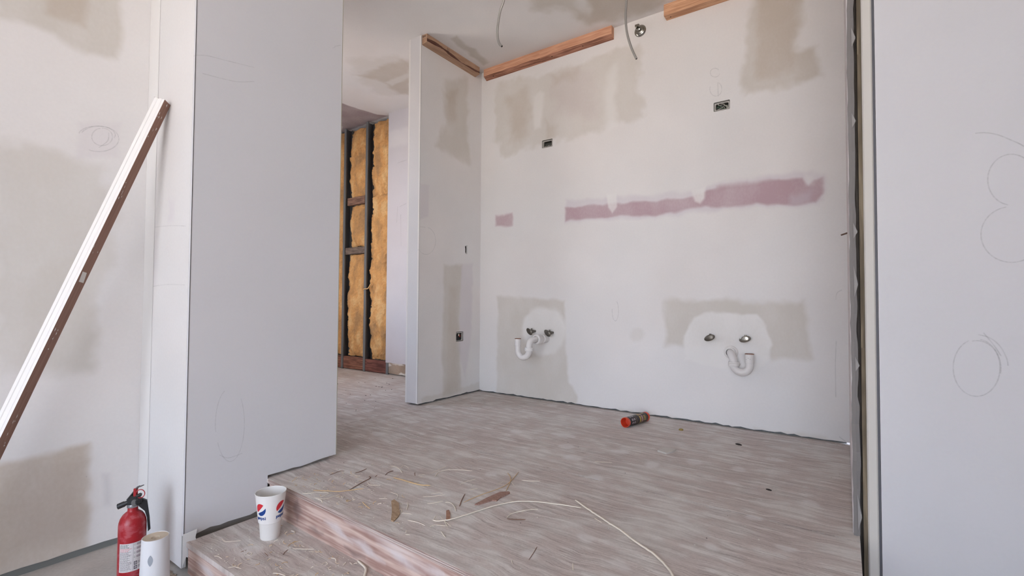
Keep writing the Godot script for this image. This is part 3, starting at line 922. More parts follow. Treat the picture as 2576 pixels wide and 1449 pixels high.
	# wide wall beside the steps: one long sheet whose foot follows the steps
	var wg := setting("wall_wide", "wide smooth white wall panel beside the steps with pencil loops")
	var cg := canvas(0.78, 1.47, -0.28, YC, 0.0018, Color(0.83, 0.825, 0.835), 14, 0.006)
	for k in [
		[V(0.7928, 1.7344), V(0.8349, 1.751), V(0.8939, 1.76), V(1.0216, 1.7794)],
		[V(0.8222, 1.6737), V(0.8956, 1.6816), V(0.9577, 1.6924), V(1.0228, 1.7192)],
		[V(0.9958, 0.3646), V(1.0001, 0.3493), V(1.0037, 0.333), V(1.0067, 0.3158), V(1.0091, 0.2979), V(1.0107, 0.2797), V(1.0115, 0.2614), V(1.0116, 0.2432), V(1.0109, 0.2254), V(1.0094, 0.2082), V(1.0073, 0.1919), V(1.0044, 0.1767), V(1.0009, 0.1628), V(0.9967, 0.1504), V(0.9921, 0.1396), V(0.9869, 0.1307), V(0.9814, 0.1236), V(0.9755, 0.1185), V(0.9693, 0.1154), V(0.963, 0.1144), V(0.9567, 0.1154), V(0.9503, 0.1184), V(0.944, 0.1234), V(0.9379, 0.1303), V(0.932, 0.139), V(0.9265, 0.1494), V(0.9213, 0.1613), V(0.9165, 0.1745), V(0.9123, 0.1889), V(0.9086, 0.2044)],
		[V(0.8999, 0.2492), V(0.8993, 0.2562), V(0.8989, 0.2633), V(0.8986, 0.2704), V(0.8985, 0.2774), V(0.8984, 0.2844), V(0.8985, 0.2914), V(0.8987, 0.2983), V(0.8991, 0.3051), V(0.8995, 0.3119), V(0.9001, 0.3185), V(0.9008, 0.325), V(0.9016, 0.3314), V(0.9025, 0.3376), V(0.9036, 0.3437), V(0.9047, 0.3496), V(0.906, 0.3553), V(0.9074, 0.3608), V(0.9089, 0.3661), V(0.9104, 0.3711), V(0.9121, 0.3759), V(0.9139, 0.3805), V(0.9158, 0.3848), V(0.9178, 0.3889), V(0.9198, 0.3926), V(0.9219, 0.3961), V(0.9241, 0.3993), V(0.9264, 0.4022), V(0.9288, 0.4047), V(0.9312, 0.407)],
		[V(0.9175, 0.1514), V(0.9512, 0.1313), V(1.006, 0.1367)],
		[V(1.411, 2.0459), V(1.4472, 2.0683)],
		[V(1.4022, 2.034), V(1.4155, 2.044)]]:
		pencil(cg, k, 0.0018, 0.15)
	var gm := drywall(cg)
	put("plasterboard", sheet(Vector3(XB, 0, 0), Vector3.FORWARD, Vector3.RIGHT, 1.115, 1.455, 0.014, YC, [], 0.016, cg, 0.008, 2), gm, wg)
	put("plasterboard", sheet(Vector3(XB, 0, 0), Vector3.FORWARD, Vector3.RIGHT, 0.7955, 1.115, -0.126, YC, [], 0.016, cg, 0.01, 6), gm, wg)
	box("corner_bead", Vector3(XB - 0.0002, 1.27, ZR - 0.0008), Vector3(0.002, 2.98, 0.0022), mat(Color(0.42, 0.42, 0.42), 0.6, 0.3), wg)
	box("corner_bead", Vector3(XB + 0.0002, 1.4, -1.4555), Vector3(0.003, 2.76, 0.002), mat(Color(0.62, 0.6, 0.52), 0.6, 0.2), wg)
	box("floor_track", Vector3(XB - 0.026, -0.1, -0.98), Vector3(0.018, 0.09, 0.34), mat(Color(0.55, 0.53, 0.51), 0.8), wg)
	box("backing", Vector3(-2.31, 1.26, -1.12), Vector3(0.42, 3.04, 0.62), board_back, wg)

	# return wall
	var wr := setting("wall_return", "narrow white return wall with vertical compound marks")
	var cr := canvas(XL, XB, -0.28, YC, 0.002, Color(0.842, 0.835, 0.832), 15, 0.012)
	for p in [
		[[V(-2.2956, 1.1963), V(-2.2355, 1.1891), V(-2.2452, 1.0923), V(-2.2934, 1.0966)], LILAC, 0.3, 0.02, 0.01],
		[[V(-2.5165, 1.0815), V(-2.3917, 1.0715), V(-2.393, 0.8343), V(-2.4992, 0.8357)], LILAC, 0.15, 0.02, 0.01]]:
		paint(cr, p[0], p[1], p[2], p[3], p[4])
	for k in [
		[V(-2.4584, 1.0907), V(-2.2683, 1.0812), V(-2.1223, 1.0671)],
		[V(-2.4718, 0.8319), V(-2.2933, 0.8395), V(-2.1199, 0.8354)]]:
		pencil(cr, k, 0.0022, 0.12)
	put("plasterboard", sheet(Vector3(0, 0, ZR), Vector3.RIGHT, Vector3.BACK, XL, XB - 0.0163, -0.25, YC, [], 0.016, cr, 0.004, 4), drywall(cr), wr)
	# trowelled fill down the inner corner
	var fillet := begin()
	for j in 60:
		var ya := -0.24 + 3.0 * j / 60.0
		var yb := -0.24 + 3.0 * (j + 1) / 60.0
		for i in 8:
			var ta := float(i) / 8
			var tb := float(i + 1) / 8
			var pa := func(t: float, y: float) -> Vector3:
				var wav := 0.006 * noise_at(y * 60.0, 3.0)
				return Vector3(XL + 0.001 + 0.11 * t, y, ZR + 0.0008 + (0.0035 + wav * 0.3) * sin(PI * clampf(t + wav, 0.0, 1.0)))
			var nrm := Vector3(-0.1 * cos(PI * ta), 0, 1).normalized()
			quad(fillet, pa.call(ta, ya), pa.call(tb, ya), pa.call(tb, yb), pa.call(ta, yb), nrm)
	put("joint_compound", fillet.commit(), mat(Color(0.855, 0.847, 0.84)), wr)
	# dried compound that ran down over the step end
	var blob := begin()
	add_slab(blob, [V(0, 0), V(0.045, 0.01), V(0.04, -0.02), V(0.05, -0.05), V(0.032, -0.055), V(0.03, -0.1), V(0.012, -0.085), V(0.0, -0.12)], 0, 0.005)
	var bo := put("joint_compound", blob.commit(), mat(Color(0.87, 0.86, 0.85)), wr)
	bo.transform = Transform3D(Basis(Vector3(0.3, 0, -0.95).normalized(), Vector3(0.95, 0, 0.3).normalized(), Vector3.UP), Vector3(XB + 0.002, -0.115, ZR + 0.0035))

	# left wall of the lower room
	var wl := setting("wall_left", "left wall of white plasterboard with large beige compound patches")
	var cl := canvas(0.1, 0.8, -0.28, YC, 0.0022, WALL, 16)
	for p in [
		[[V(0.3208, 1.9064), V(0.6907, 2.1078), V(0.6886, 1.8972), V(0.6837, 1.8151), V(0.5884, 1.781), V(0.4731, 1.8172), V(0.323, 1.8152)], BEIGE, 0.85, 0.02, 0.015],
		[[V(0.4555, 1.9797), V(0.5784, 2.0467), V(0.5769, 1.8957), V(0.4576, 1.8937)], TAN, 0.7, 0.02, 0.01],
		[[V(0.3243, 1.3579), V(0.5073, 1.3524), V(0.6378, 1.3155), V(0.6848, 1.1725), V(0.687, 0.9009), V(0.6263, 0.6998), V(0.6188, 0.4795), V(0.3453, 0.4972)], BEIGE, 0.6, 0.03, 0.03],
		[[V(0.4187, 0.8556), V(0.5765, 0.9594), V(0.621, 0.7655), V(0.6146, 0.4963), V(0.4271, 0.5095)], BEIGE, 0.45, 0.04, 0.03],
		[[V(0.3532, 0.1752), V(0.5008, 0.1776), V(0.622, 0.1789), V(0.6263, 0.0486), V(0.6332, -0.3541), V(0.3649, -0.3025)], TAN, 0.95, 0.02, 0.012],
		[[V(0.4361, 0.1346), V(0.6149, 0.1082), V(0.6219, -0.1909), V(0.4225, -0.1704)], UMBER, 0.5, 0.05, 0.02],
		[[V(0.5639, 1.4944), V(0.6928, 1.5347), V(0.6962, 1.3874), V(0.5612, 1.35)], LILAC, 0.25, 0.015, 0.005],
		[[V(0.6764, 0.042), V(0.6922, 0.0373), V(0.6951, -0.0878), V(0.6766, -0.0814)], GREYISH, 0.35, 0.02, 0.01]]:
		paint(cl, p[0], p[1], p[2], p[3], p[4])
	for k in [
		[V(0.5731, 1.4579), V(0.579, 1.4672), V(0.5865, 1.4759), V(0.5953, 1.4839), V(0.6052, 1.4908), V(0.6158, 1.4965), V(0.627, 1.5007), V(0.6382, 1.5033), V(0.6493, 1.5043), V(0.6598, 1.5035), V(0.6694, 1.5009), V(0.6778, 1.4967), V(0.6847, 1.4909), V(0.6899, 1.4837), V(0.6931, 1.4754), V(0.6944, 1.4662), V(0.6936, 1.4563), V(0.6907, 1.4463), V(0.6859, 1.4363), V(0.6794, 1.4266), V(0.6713, 1.4177), V(0.6619, 1.4098), V(0.6516, 1.403), V(0.6407, 1.3977), V(0.6294, 1.394), V(0.6183, 1.3918), V(0.6075, 1.3914), V(0.5975, 1.3927)],
		[V(0.6375, 1.4955), V(0.6464, 1.4969), V(0.6549, 1.4956), V(0.6622, 1.4917), V(0.6678, 1.4854), V(0.6714, 1.4772), V(0.6726, 1.4677), V(0.6714, 1.4575), V(0.6679, 1.4474), V(0.6623, 1.4382), V(0.655, 1.4304), V(0.6466, 1.4247), V(0.6377, 1.4214), V(0.6289, 1.4207), V(0.6208, 1.4227), V(0.614, 1.4272), V(0.6089, 1.4338), V(0.6058, 1.4421), V(0.6051, 1.4515), V(0.6066, 1.4615), V(0.6103, 1.4712), V(0.616, 1.4802), V(0.6233, 1.4877), V(0.6317, 1.4932)],
		[V(0.5646, 1.4518), V(0.5664, 1.4574), V(0.5694, 1.4631), V(0.5734, 1.4687), V(0.5785, 1.4743), V(0.5844, 1.4797), V(0.5912, 1.4847), V(0.5986, 1.4893), V(0.6065, 1.4933), V(0.6147, 1.4968), V(0.6232, 1.4995), V(0.6317, 1.5015), V(0.6401, 1.5027), V(0.6481, 1.503), V(0.6556, 1.5025), V(0.6624, 1.5011), V(0.6683, 1.4989), V(0.6734, 1.4958), V(0.6773, 1.4921), V(0.68, 1.4877), V(0.6815, 1.4828), V(0.6818, 1.4774), V(0.6807, 1.4717), V(0.6784, 1.4658)],
		[V(0.6603, 1.482), V(0.6571, 1.447), V(0.629, 1.4106)],
		[V(0.62, 0.052), V(0.6213, 0.0484)]]:
		pencil(cl, k, 0.0018, 0.22)
	put("plasterboard", sheet(Vector3(XL, 0, 0), Vector3.FORWARD, Vector3.RIGHT, 0.1, -ZR, -0.235, YC, [], 0.016, cl, 0.002, 7), drywall(cl), wl)
	put("plasterboard", sheet(Vector3(XL, 0, 0), Vector3.FORWARD, Vector3.RIGHT, -4.6, 0.1, -0.235, YC, [], 0.016, cl, 0.002, 7), plain, wl)
	box("floor_track", Vector3(XL - 0.012, -0.25, 1.9), Vector3(0.014, 0.03, 5.4), mat(Color(0.47, 0.48, 0.47), 0.6, 0.2), wl)
	box("backing", Vector3(XL - 0.05, 1.26, 1.9), Vector3(0.04, 3.04, 5.5), board_back, wl)

	# alcove's right side: cut plasterboard edge, dark slot and the front board
	var wt := setting("wall_right", "cut end of the alcove side wall with ragged grey gypsum edge")
	var cs := canvas(2.0, 3.24, 0.0, YC, 0.004, Color(0.82, 0.79, 0.785), 17)
	put("plasterboard", sheet(Vector3(0.014, 0, 0), Vector3.FORWARD, Vector3.LEFT, 2.002, -ZB, 0.004, YC, [], 0.016, cs, 0.002, 1), drywall(cs), wt)
	# ragged gypsum core facing the room
	var rag := begin()
	var rows := 90
	for j in rows:
		var ya := YC * j / rows
		var yb := YC * (j + 1) / rows
		var pts := []
		for y in [ya, yb]:
			var l: float = 0.0155 + 0.0022 * noise_at(y * 210.0, 5.0) + (0.0025 if noise_at(y * 33.0, 51.0) > 0.42 else 0.0)
			var r2: float = 0.0335 + 0.003 * noise_at(y * 170.0, 99.0) + (0.003 if noise_at(y * 40.0, 120.0) > 0.4 else 0.0)
			var dz: float = 0.004 * noise_at(y * 260.0, 30.0)
			pts.append([Vector3(l, y, -1.996 + dz), Vector3((l + r2) * 0.5, y, -1.992 - dz), Vector3(r2, y, -1.998 - dz)])
		var nn := Vector3(0, 0, 1)
		quad(rag, pts[0][0], pts[0][1], pts[1][1], pts[1][0], (nn + Vector3(-0.2, 0.3 * noise_at(j * 7.0, 9.0), 0)).normalized())
		quad(rag, pts[0][1], pts[0][2], pts[1][2], pts[1][1], (nn + Vector3(0.2, 0.3 * noise_at(j * 5.0, 19.0), 0)).normalized())
		quad(rag, pts[0][2], pts[1][2], pts[1][2] - Vector3(0, 0, 0.05), pts[0][2] - Vector3(0, 0, 0.05), Vector3.RIGHT)
	put("gypsum_core", rag.commit(), core, wt)
	# torn flaps of facing paper along the cut
	var paper := mat(Color(0.6, 0.585, 0.575))
	var rng := RandomNumberGenerator.new()
	rng.seed = 12
	for y in [0.02, 0.55, 0.8, 1.0, 1.38, 1.66, 2.2]:
		var fp := begin()
		var hgt := 0.05 + rng.randf() * 0.08
		var xr := 0.03 + rng.randf() * 0.006
		var p0 := Vector3(xr - 0.004, y, -1.99)
		var p1 := Vector3(xr + 0.007, y + hgt * 0.4, -1.984)
		var p2 := Vector3(xr - 0.005, y + hgt, -1.988)
		for off in [Vector3.ZERO, Vector3(0, 0, -0.0012)]:
			tri(fp, p0 + off, p1 + off, p2 + off, Vector3.BACK if off == Vector3.ZERO else Vector3.FORWARD, Vector3.BACK if off == Vector3.ZERO else Vector3.FORWARD, Vector3.BACK if off == Vector3.ZERO else Vector3.FORWARD)
		put("paper_flap", fp.commit(), paper, wt)
	tube("nail", [Vector3(0.014, 1.13, -2.9), Vector3(-0.012, 1.12, -2.89)], 0.004, mat(Color(0.4, 0.32, 0.28), 0.6), wt, 8)
	box("stud_edge", Vector3(0.0487, 1.27, -2.03), Vector3(0.0115, 3.05, 0.08), wood_mat(Color(0.52, 0.47, 0.39), Color(0.36, 0.32, 0.26), 41), wt)
	box("backing", Vector3(0.3, 1.27, -2.65), Vector3(0.53, 3.05, 1.1), board_back, wt)
	box("corner_strip", Vector3(0.0695, 1.26, -2.0), Vector3(0.029, 3.04, 0.03), mat(Color(0.81, 0.795, 0.77), 0.85), wt, 0.004)
	box("corner_bead", Vector3(0.0872, 1.26, -1.992), Vector3(0.006, 3.04, 0.008), mat(Color(0.36, 0.36, 0.38), 0.6, 0.3), wt)
	var wp := setting("wall_panel", "smooth bluish white wall board on the right with pencil circles")
	var cp := canvas(0.09, 0.62, -0.28, YC, 0.0017, Color(0.83, 0.825, 0.835), 18, 0.006)
	for k in [
		[V(0.3328, 1.2995), V(0.3545, 1.2964), V(0.38, 1.2853), V(0.4089, 1.2631), V(0.4339, 1.2408), V(0.4836, 1.1836)],
		[V(0.3972, 1.0733), V(0.3923, 1.0756), V(0.3874, 1.0787), V(0.3828, 1.0824), V(0.3784, 1.0869), V(0.3743, 1.0921), V(0.3705, 1.0979), V(0.3671, 1.1041), V(0.3642, 1.1109), V(0.3617, 1.1181), V(0.3596, 1.1256), V(0.3581, 1.1333), V(0.3571, 1.1412), V(0.3566, 1.1491), V(0.3567, 1.157), V(0.3574, 1.1648), V(0.3585, 1.1724), V(0.3602, 1.1797), V(0.3624, 1.1867), V(0.3651, 1.1931), V(0.3682, 1.1991), V(0.3717, 1.2045), V(0.3756, 1.2093), V(0.3798, 1.2134), V(0.3843, 1.2167), V(0.389, 1.2193), V(0.3939, 1.2211), V(0.399, 1.2221), V(0.404, 1.2222), V(0.4091, 1.2216), V(0.4142, 1.2202), V(0.4191, 1.218), V(0.4239, 1.2151), V(0.4285, 1.2115), V(0.4329, 1.2072), V(0.437, 1.2022), V(0.4407, 1.1967), V(0.4441, 1.1907), V(0.4471, 1.1843), V(0.4497, 1.1775)],
		[V(0.4345, 0.912), V(0.4295, 0.9089), V(0.4243, 0.9063), V(0.419, 0.9044), V(0.4135, 0.9031), V(0.4079, 0.9025), V(0.4022, 0.9025), V(0.3966, 0.9032), V(0.391, 0.9045), V(0.3854, 0.9065), V(0.38, 0.9091), V(0.3748, 0.9123), V(0.3697, 0.9161), V(0.365, 0.9205), V(0.3605, 0.9254), V(0.3564, 0.9309), V(0.3527, 0.9368), V(0.3493, 0.9431), V(0.3464, 0.9497), V(0.344, 0.9567), V(0.3421, 0.9639), V(0.3407, 0.9712), V(0.3398, 0.9787), V(0.3394, 0.9863), V(0.3396, 0.9938), V(0.3403, 1.0013), V(0.3415, 1.0086), V(0.3433, 1.0157), V(0.3455, 1.0225), V(0.3482, 1.029), V(0.3514, 1.0352), V(0.355, 1.0409), V(0.359, 1.0461), V(0.3634, 1.0508), V(0.368, 1.0549), V(0.373, 1.0585), V(0.3782, 1.0615), V(0.3835, 1.0638), V(0.389, 1.0654), V(0.3947, 1.0664)],
		[V(0.3339, 0.6729), V(0.3397, 0.6708), V(0.3453, 0.6677), V(0.3505, 0.6634), V(0.3553, 0.6582), V(0.3597, 0.652), V(0.3636, 0.6449), V(0.3669, 0.6371), V(0.3696, 0.6286), V(0.3717, 0.6196), V(0.3732, 0.6102), V(0.374, 0.6005), V(0.3741, 0.5906), V(0.3735, 0.5807), V(0.3722, 0.5709), V(0.3703, 0.5613), V(0.3678, 0.552), V(0.3646, 0.5432), V(0.3609, 0.535), V(0.3567, 0.5275), V(0.352, 0.5207), V(0.3469, 0.5149), V(0.3415, 0.51), V(0.3358, 0.5062), V(0.3299, 0.5034), V(0.3239, 0.5019), V(0.3179, 0.5015), V(0.3119, 0.5022), V(0.3061, 0.5042), V(0.3005, 0.5073), V(0.2951, 0.5116), V(0.2902, 0.517), V(0.2857, 0.5233), V(0.2817, 0.5306), V(0.2783, 0.5387), V(0.2755, 0.5475), V(0.2734, 0.5569), V(0.272, 0.5668), V(0.2714, 0.5769), V(0.2715, 0.5872), V(0.2723, 0.5975), V(0.2738, 0.6077), V(0.276, 0.6176), V(0.2789, 0.627), V(0.2825, 0.6359), V(0.2865, 0.644), V(0.2911, 0.6514), V(0.2962, 0.6578), V(0.3016, 0.6632), V(0.3073, 0.6676)],
		[V(0.3296, 0.6871), V(0.3535, 0.6787), V(0.3743, 0.6563), V(0.3879, 0.6221), V(0.3908, 0.5991)],
		[V(0.3409, 0.6924), V(0.3617, 0.6579), V(0.3763, 0.6271)],
		[V(0.3157, 0.6672), V(0.3192, 0.6681), V(0.3228, 0.6687), V(0.3263, 0.669), V(0.3298, 0.6688), V(0.3332, 0.6683), V(0.3366, 0.6675), V(0.34, 0.6663), V(0.3433, 0.6647), V(0.3464, 0.6628), V(0.3495, 0.6606), V(0.3524, 0.658), V(0.3553, 0.6551), V(0.3579, 0.652), V(0.3604, 0.6485), V(0.3628, 0.6448), V(0.365, 0.6408), V(0.367, 0.6366), V(0.3688, 0.6322), V(0.3704, 0.6276), V(0.3718, 0.6228), V(0.373, 0.6179), V(0.374, 0.6128), V(0.3748, 0.6076), V(0.3753, 0.6024), V(0.3756, 0.597), V(0.3757, 0.5916), V(0.3756, 0.5862), V(0.3753, 0.5808), V(0.3747, 0.5754)]]:
		pencil(cp, k, 0.0024, 0.15)
	put("plasterboard", sheet(Vector3(0, 0, ZP), Vector3.RIGHT, Vector3.BACK, 0.091, 0.62, -0.25, YC, [], 0.016, cp), drywall(cp), wp)
	put("plasterboard", sheet(Vector3(0, 0, ZP), Vector3.RIGHT, Vector3.BACK, 0.621, 5.0, -0.25, YC, [], 0.016, cp), mat(Color(0.83, 0.825, 0.835)), wp)
	box("backing", Vector3(2.8, 1.27, -2.06), Vector3(4.5, 3.05, 0.08), board_back, wp)


func build_far_wall() -> void:
	var wall := setting("wall_far", "open stud wall in the hall with amber insulation between grey studs")
	var cv := canvas(-4.0, -2.72, 0.0, YC, 0.005, Color(0.765, 0.75, 0.77), 21)
	for p in [
		[[V(-3.9712, 2.5886), V(-3.6656, 2.5685), V(-3.6628, 2.4023), V(-3.9678, 2.4165)], MUD, 0.3, 0.03, 0.02]]:
		paint(cv, p[0], p[1], p[2], p[3], p[4])
	for k in [
		[V(-3.8398, 2.2246), V(-3.6954, 2.2342)],
		[V(-3.8008, 1.7582), V(-3.6994, 1.7801)],
		[V(-3.7811, 1.6728), V(-3.7691, 1.34)],
		[V(-3.8313, 1.7615), V(-3.8405, 1.595)]]:
		pencil(cv, k, 0.005, 0.15)
	put("plasterboard", sheet(Vector3(0, 0, ZF), Vector3.RIGHT, Vector3.BACK, -3.987, -2.73, 0.125, YC, [], 0.016, cv, 0.004, 3), drywall(cv), wall)
	box("backing", Vector3(-4.1, 1.4, ZF - 0.16), Vector3(2.9, 2.8, 0.05), mat(Color(0.52, 0.47, 0.42)), wall)
	# galvanised studs, open C section
	var steel := mat(Color(0.46, 0.47, 0.48), 0.5, 0.45)
	for x in [-5.12, -4.735, -4.345, -3.965]:
		var st := begin()
		add_box(st, Vector3(x, 1.38, ZF - 0.001), Vector3(0.036, 2.78, 0.0015))
		add_box(st, Vector3(x - 0.0175, 1.38, ZF - 0.046), Vector3(0.0015, 2.78, 0.09))
		add_box(st, Vector3(x, 1.38, ZF - 0.091), Vector3(0.036, 2.78, 0.0015))
		add_box(st, Vector3(x + 0.0175, 1.38, ZF - 0.007), Vector3(0.0015, 2.78, 0.012))
		add_box(st, Vector3(x + 0.0175, 1.38, ZF - 0.085), Vector3(0.0015, 2.78, 0.012))
		put("stud", st.commit(), steel, wall)
	var red := wood_mat(Color(0.6, 0.41, 0.33), Color(0.4, 0.25, 0.2), 43, Vector2(0.8, 0.2))
	box("bottom_plate", Vector3(-4.935, 0.075, ZF - 0.02), Vector3(0.35, 0.135, 0.035), red, wall, 0.003)
	box("bottom_plate", Vector3(-4.54, 0.075, ZF - 0.02), Vector3(0.35, 0.135, 0.035), red, wall, 0.003)
	box("bottom_plate", Vector3(-4.154, 0.07, ZF - 0.018), Vector3(0.34, 0.13, 0.035), wood_mat(Color(0.5, 0.31, 0.27), Color(0.33, 0.19, 0.17), 44, Vector2(0.8, 0.2)), wall, 0.003)
	var cp := canvas(-3.99, -2.7, 0.0, 0.13, 0.005, Color(0.62, 0.55, 0.49), 22, 0.06)
	for q in [[-3.95, 0.1, 0.05], [-3.8, 0.115, 0.09], [-3.6, 0.03, 0.12], [-3.74, 0.02, 0.05], [-3.97, 0.04, 0.03]]:
		paint(cp, [V(q[0] - q[2], q[1]), V(q[0], q[1] + 0.02), V(q[0] + q[2], q[1]), V(q[0], q[1] - 0.02)], Color(0.84, 0.82, 0.79), 0.95, 0.005, 0.02)
	put("bottom_plate", sheet(Vector3(0, 0, ZF - 0.006), Vector3.RIGHT, Vector3.BACK, -3.985, -2.74, 0.012, 0.127, [], 0.03, cp, 0.006, 4), drywall(cp), wall)
	var grey := wood_mat(Color(0.5, 0.43, 0.38), Color(0.33, 0.28, 0.25), 45, Vector2(0.5, 0.2))
	box("blocking", Vector3(-4.52, 1.905, ZF - 0.012), Vector3(0.31, 0.085, 0.03), wood_mat(Color(0.55, 0.42, 0.35), Color(0.4, 0.29, 0.24), 46, Vector2(0.5, 0.2)), wall, 0.002)
	box("blocking", Vector3(-4.53, 1.34, ZF - 0.012), Vector3(0.34, 0.075, 0.03), grey, wall, 0.002)
	var wool := StandardMaterial3D.new()
	wool.vertex_color_use_as_albedo = true
	wool.roughness = 1.0
	for b in [[-4.68, -4.37, 1.96, 2.74, 1], [-4.66, -4.37, 1.39, 1.86, 2], [-4.69, -4.37, 0.15, 1.3, 3], [-4.29, -3.99, 1.93, 2.75, 4], [-4.3, -3.99, 0.14, 1.96, 5], [-5.08, -4.77, 0.15, 2.75, 6]]:
		put("insulation_batt", batt(b[0], b[1], b[2], b[3], b[4]), wool, wall)
	# a loose tuft hanging at the middle stud
	tube("insulation_tuft", smooth_line([Vector3(-4.36, 0.9, ZF + 0.005), Vector3(-4.3, 0.905, ZF + 0.03), Vector3(-4.25, 0.91, ZF + 0.03), Vector3(-4.22, 0.96, ZF + 0.02)]), 0.006, mat(Color(0.8, 0.66, 0.46)), wall, 6)


func batt(x0: float, x1: float, y0: float, y1: float, sd: int) -> ArrayMesh:
	var n := FastNoiseLite.new()
	n.seed = sd * 11
	n.frequency = 7.0
	n.fractal_octaves = 5
	n.fractal_gain = 0.55
	var cn := FastNoiseLite.new()
	cn.seed = sd * 17 + 3
	cn.frequency = 2.6
	cn.fractal_octaves = 5
	var nx := 36
	var ny := maxi(16, int((y1 - y0) / 0.011))
	var st := begin()
	st.set_smooth_group(0)
	var gold := Color(0.8, 0.6, 0.38).srgb_to_linear()
	var tan2 := Color(0.66, 0.51, 0.35).srgb_to_linear()
	var pale := Color(0.86, 0.72, 0.52).srgb_to_linear()
	var grid := []
	var cols := []
	for j in ny + 1:
		var t := float(j) / ny
		var y := lerpf(y0, y1, t)
		var l := x0 + 0.022 * n.get_noise_2d(3.0, y * 1.6) + 0.012 * n.get_noise_2d(40.0, y * 6.0)
		var r := x1 + 0.006 * n.get_noise_2d(90.0, y * 2.0)
		for i in nx + 1:
			var s := float(i) / nx
			var x := lerpf(l, r, s)
			var edge := pow(maxf(0.0, sin(PI * clampf(s, 0.02, 0.98))), 0.35) * pow(maxf(0.02, sin(PI * clampf(t, 0.004, 0.996))), 0.25)
			var z := ZF - 0.075 + 0.075 * edge + 0.03 * n.get_noise_2d(x * 1.0, y * 0.7) + 0.014 * n.get_noise_2d(x * 5.0 + 7.0, y * 4.0)
			grid.append(Vector3(x, y + 0.01 * n.get_noise_2d(x * 2.0 + 50.0, y * 2.0), minf(z, ZF + 0.03)))
			var k := cn.get_noise_2d(x * 2.0, y) * 1.3
			var c := gold.lerp(tan2, clampf(k * 1.4 + 0.15, 0.0, 1.0)).lerp(pale, clampf(-k * 1.2 - 0.1, 0.0, 0.7))
			cols.append(c * (1.0 + 0.25 * n.get_noise_2d(x * 14.0, y * 9.0)))
	for j in ny:
		for i in nx:
			var a := j * (nx + 1) + i
			for id in [a, a + nx + 1, a + nx + 2, a, a + nx + 2, a + 1]:
				st.set_color(cols[id])
				st.add_vertex(grid[id])
	st.index()
	st.generate_normals()
	return st.commit()


# ---------------------------------------------------------------- fixtures on the walls

func wall_box(n: String, label: String, at: Vector3, turn: float, w: float, h: float) -> Node3D:
	# an open steel box set flush in the board; its local z points out of the wall
	var o := thing(n, label, "electrical box", at, turn, "electrical boxes in the walls")
	var steel := mat(Color(0.48, 0.48, 0.46), 0.45, 0.7)
	var st := begin()
	var d := 0.05
	var f := 0.001
	var x := w * 0.5 - 0.004
	var y := h * 0.5 - 0.004
	add_box(st, Vector3(0, 0, -d), Vector3(2 * x, 2 * y, f))
	for s in [-1.0, 1.0]:
		add_box(st, Vector3(s * x, 0, -d * 0.5 - 0.004), Vector3(f, 2 * y, d))
		add_box(st, Vector3(0, s * y, -d * 0.5 - 0.004), Vector3(2 * x, f, d))
	put("box_shell", st.commit(), steel, o)
	var rg := begin()
	var outer := rounded(-w * 0.5 + 0.002, w * 0.5 - 0.002, -h * 0.5 + 0.003, h * 0.5 - 0.005, 0.006)
	var inner := rounded(-w * 0.5 + 0.011, w * 0.5 - 0.009, -h * 0.5 + 0.008, h * 0.5 - 0.012, 0.009)
	for k in outer.size():
		var k2 := (k + 1) % outer.size()
		var a: Vector2 = outer[k]
		var b: Vector2 = outer[k2]
		var c: Vector2 = inner[k2]
		var e: Vector2 = inner[k]
		quad(rg, Vector3(a.x, a.y, -0.007), Vector3(b.x, b.y, -0.007), Vector3(c.x, c.y, -0.005), Vector3(e.x, e.y, -0.005), Vector3.BACK)
		var nn := -((c + e) * 0.5).normalized()
		quad(rg, Vector3(e.x, e.y, -0.005), Vector3(c.x, c.y, -0.005), Vector3(c.x, c.y, -0.016), Vector3(e.x, e.y, -0.016), Vector3(nn.x, nn.y, 0))
	put("plaster_ring", rg.commit(), mat(Color(0.74, 0.72, 0.7), 0.7, 0.1), o)
	return o


func elbow(c: Vector3, r: float, from: Vector3, to: Vector3, a0: float, a1: float, n := 12) -> Array:
	var out := []
	for i in n + 1:
		var a := lerpf(a0, a1, float(i) / n)
		out.append(c + from * cos(a) * r + to * sin(a) * r)
	return out


func nut(at: Vector3, axis: Vector3, r: float, l: float, parent: Node, m: Material) -> void:
	var st := begin()
	add_lathe(st, [V(r * 0.8, -l * 0.5), V(r, -l * 0.5), V(r, -l * 0.2), V(r * 1.06, -l * 0.15), V(r * 1.06, l * 0.3), V(r, l * 0.36), V(r, l * 0.5), V(r * 0.8, l * 0.5)], 20, along_y(at, at + axis))
	put("slip_nut", st.commit(), m, parent)


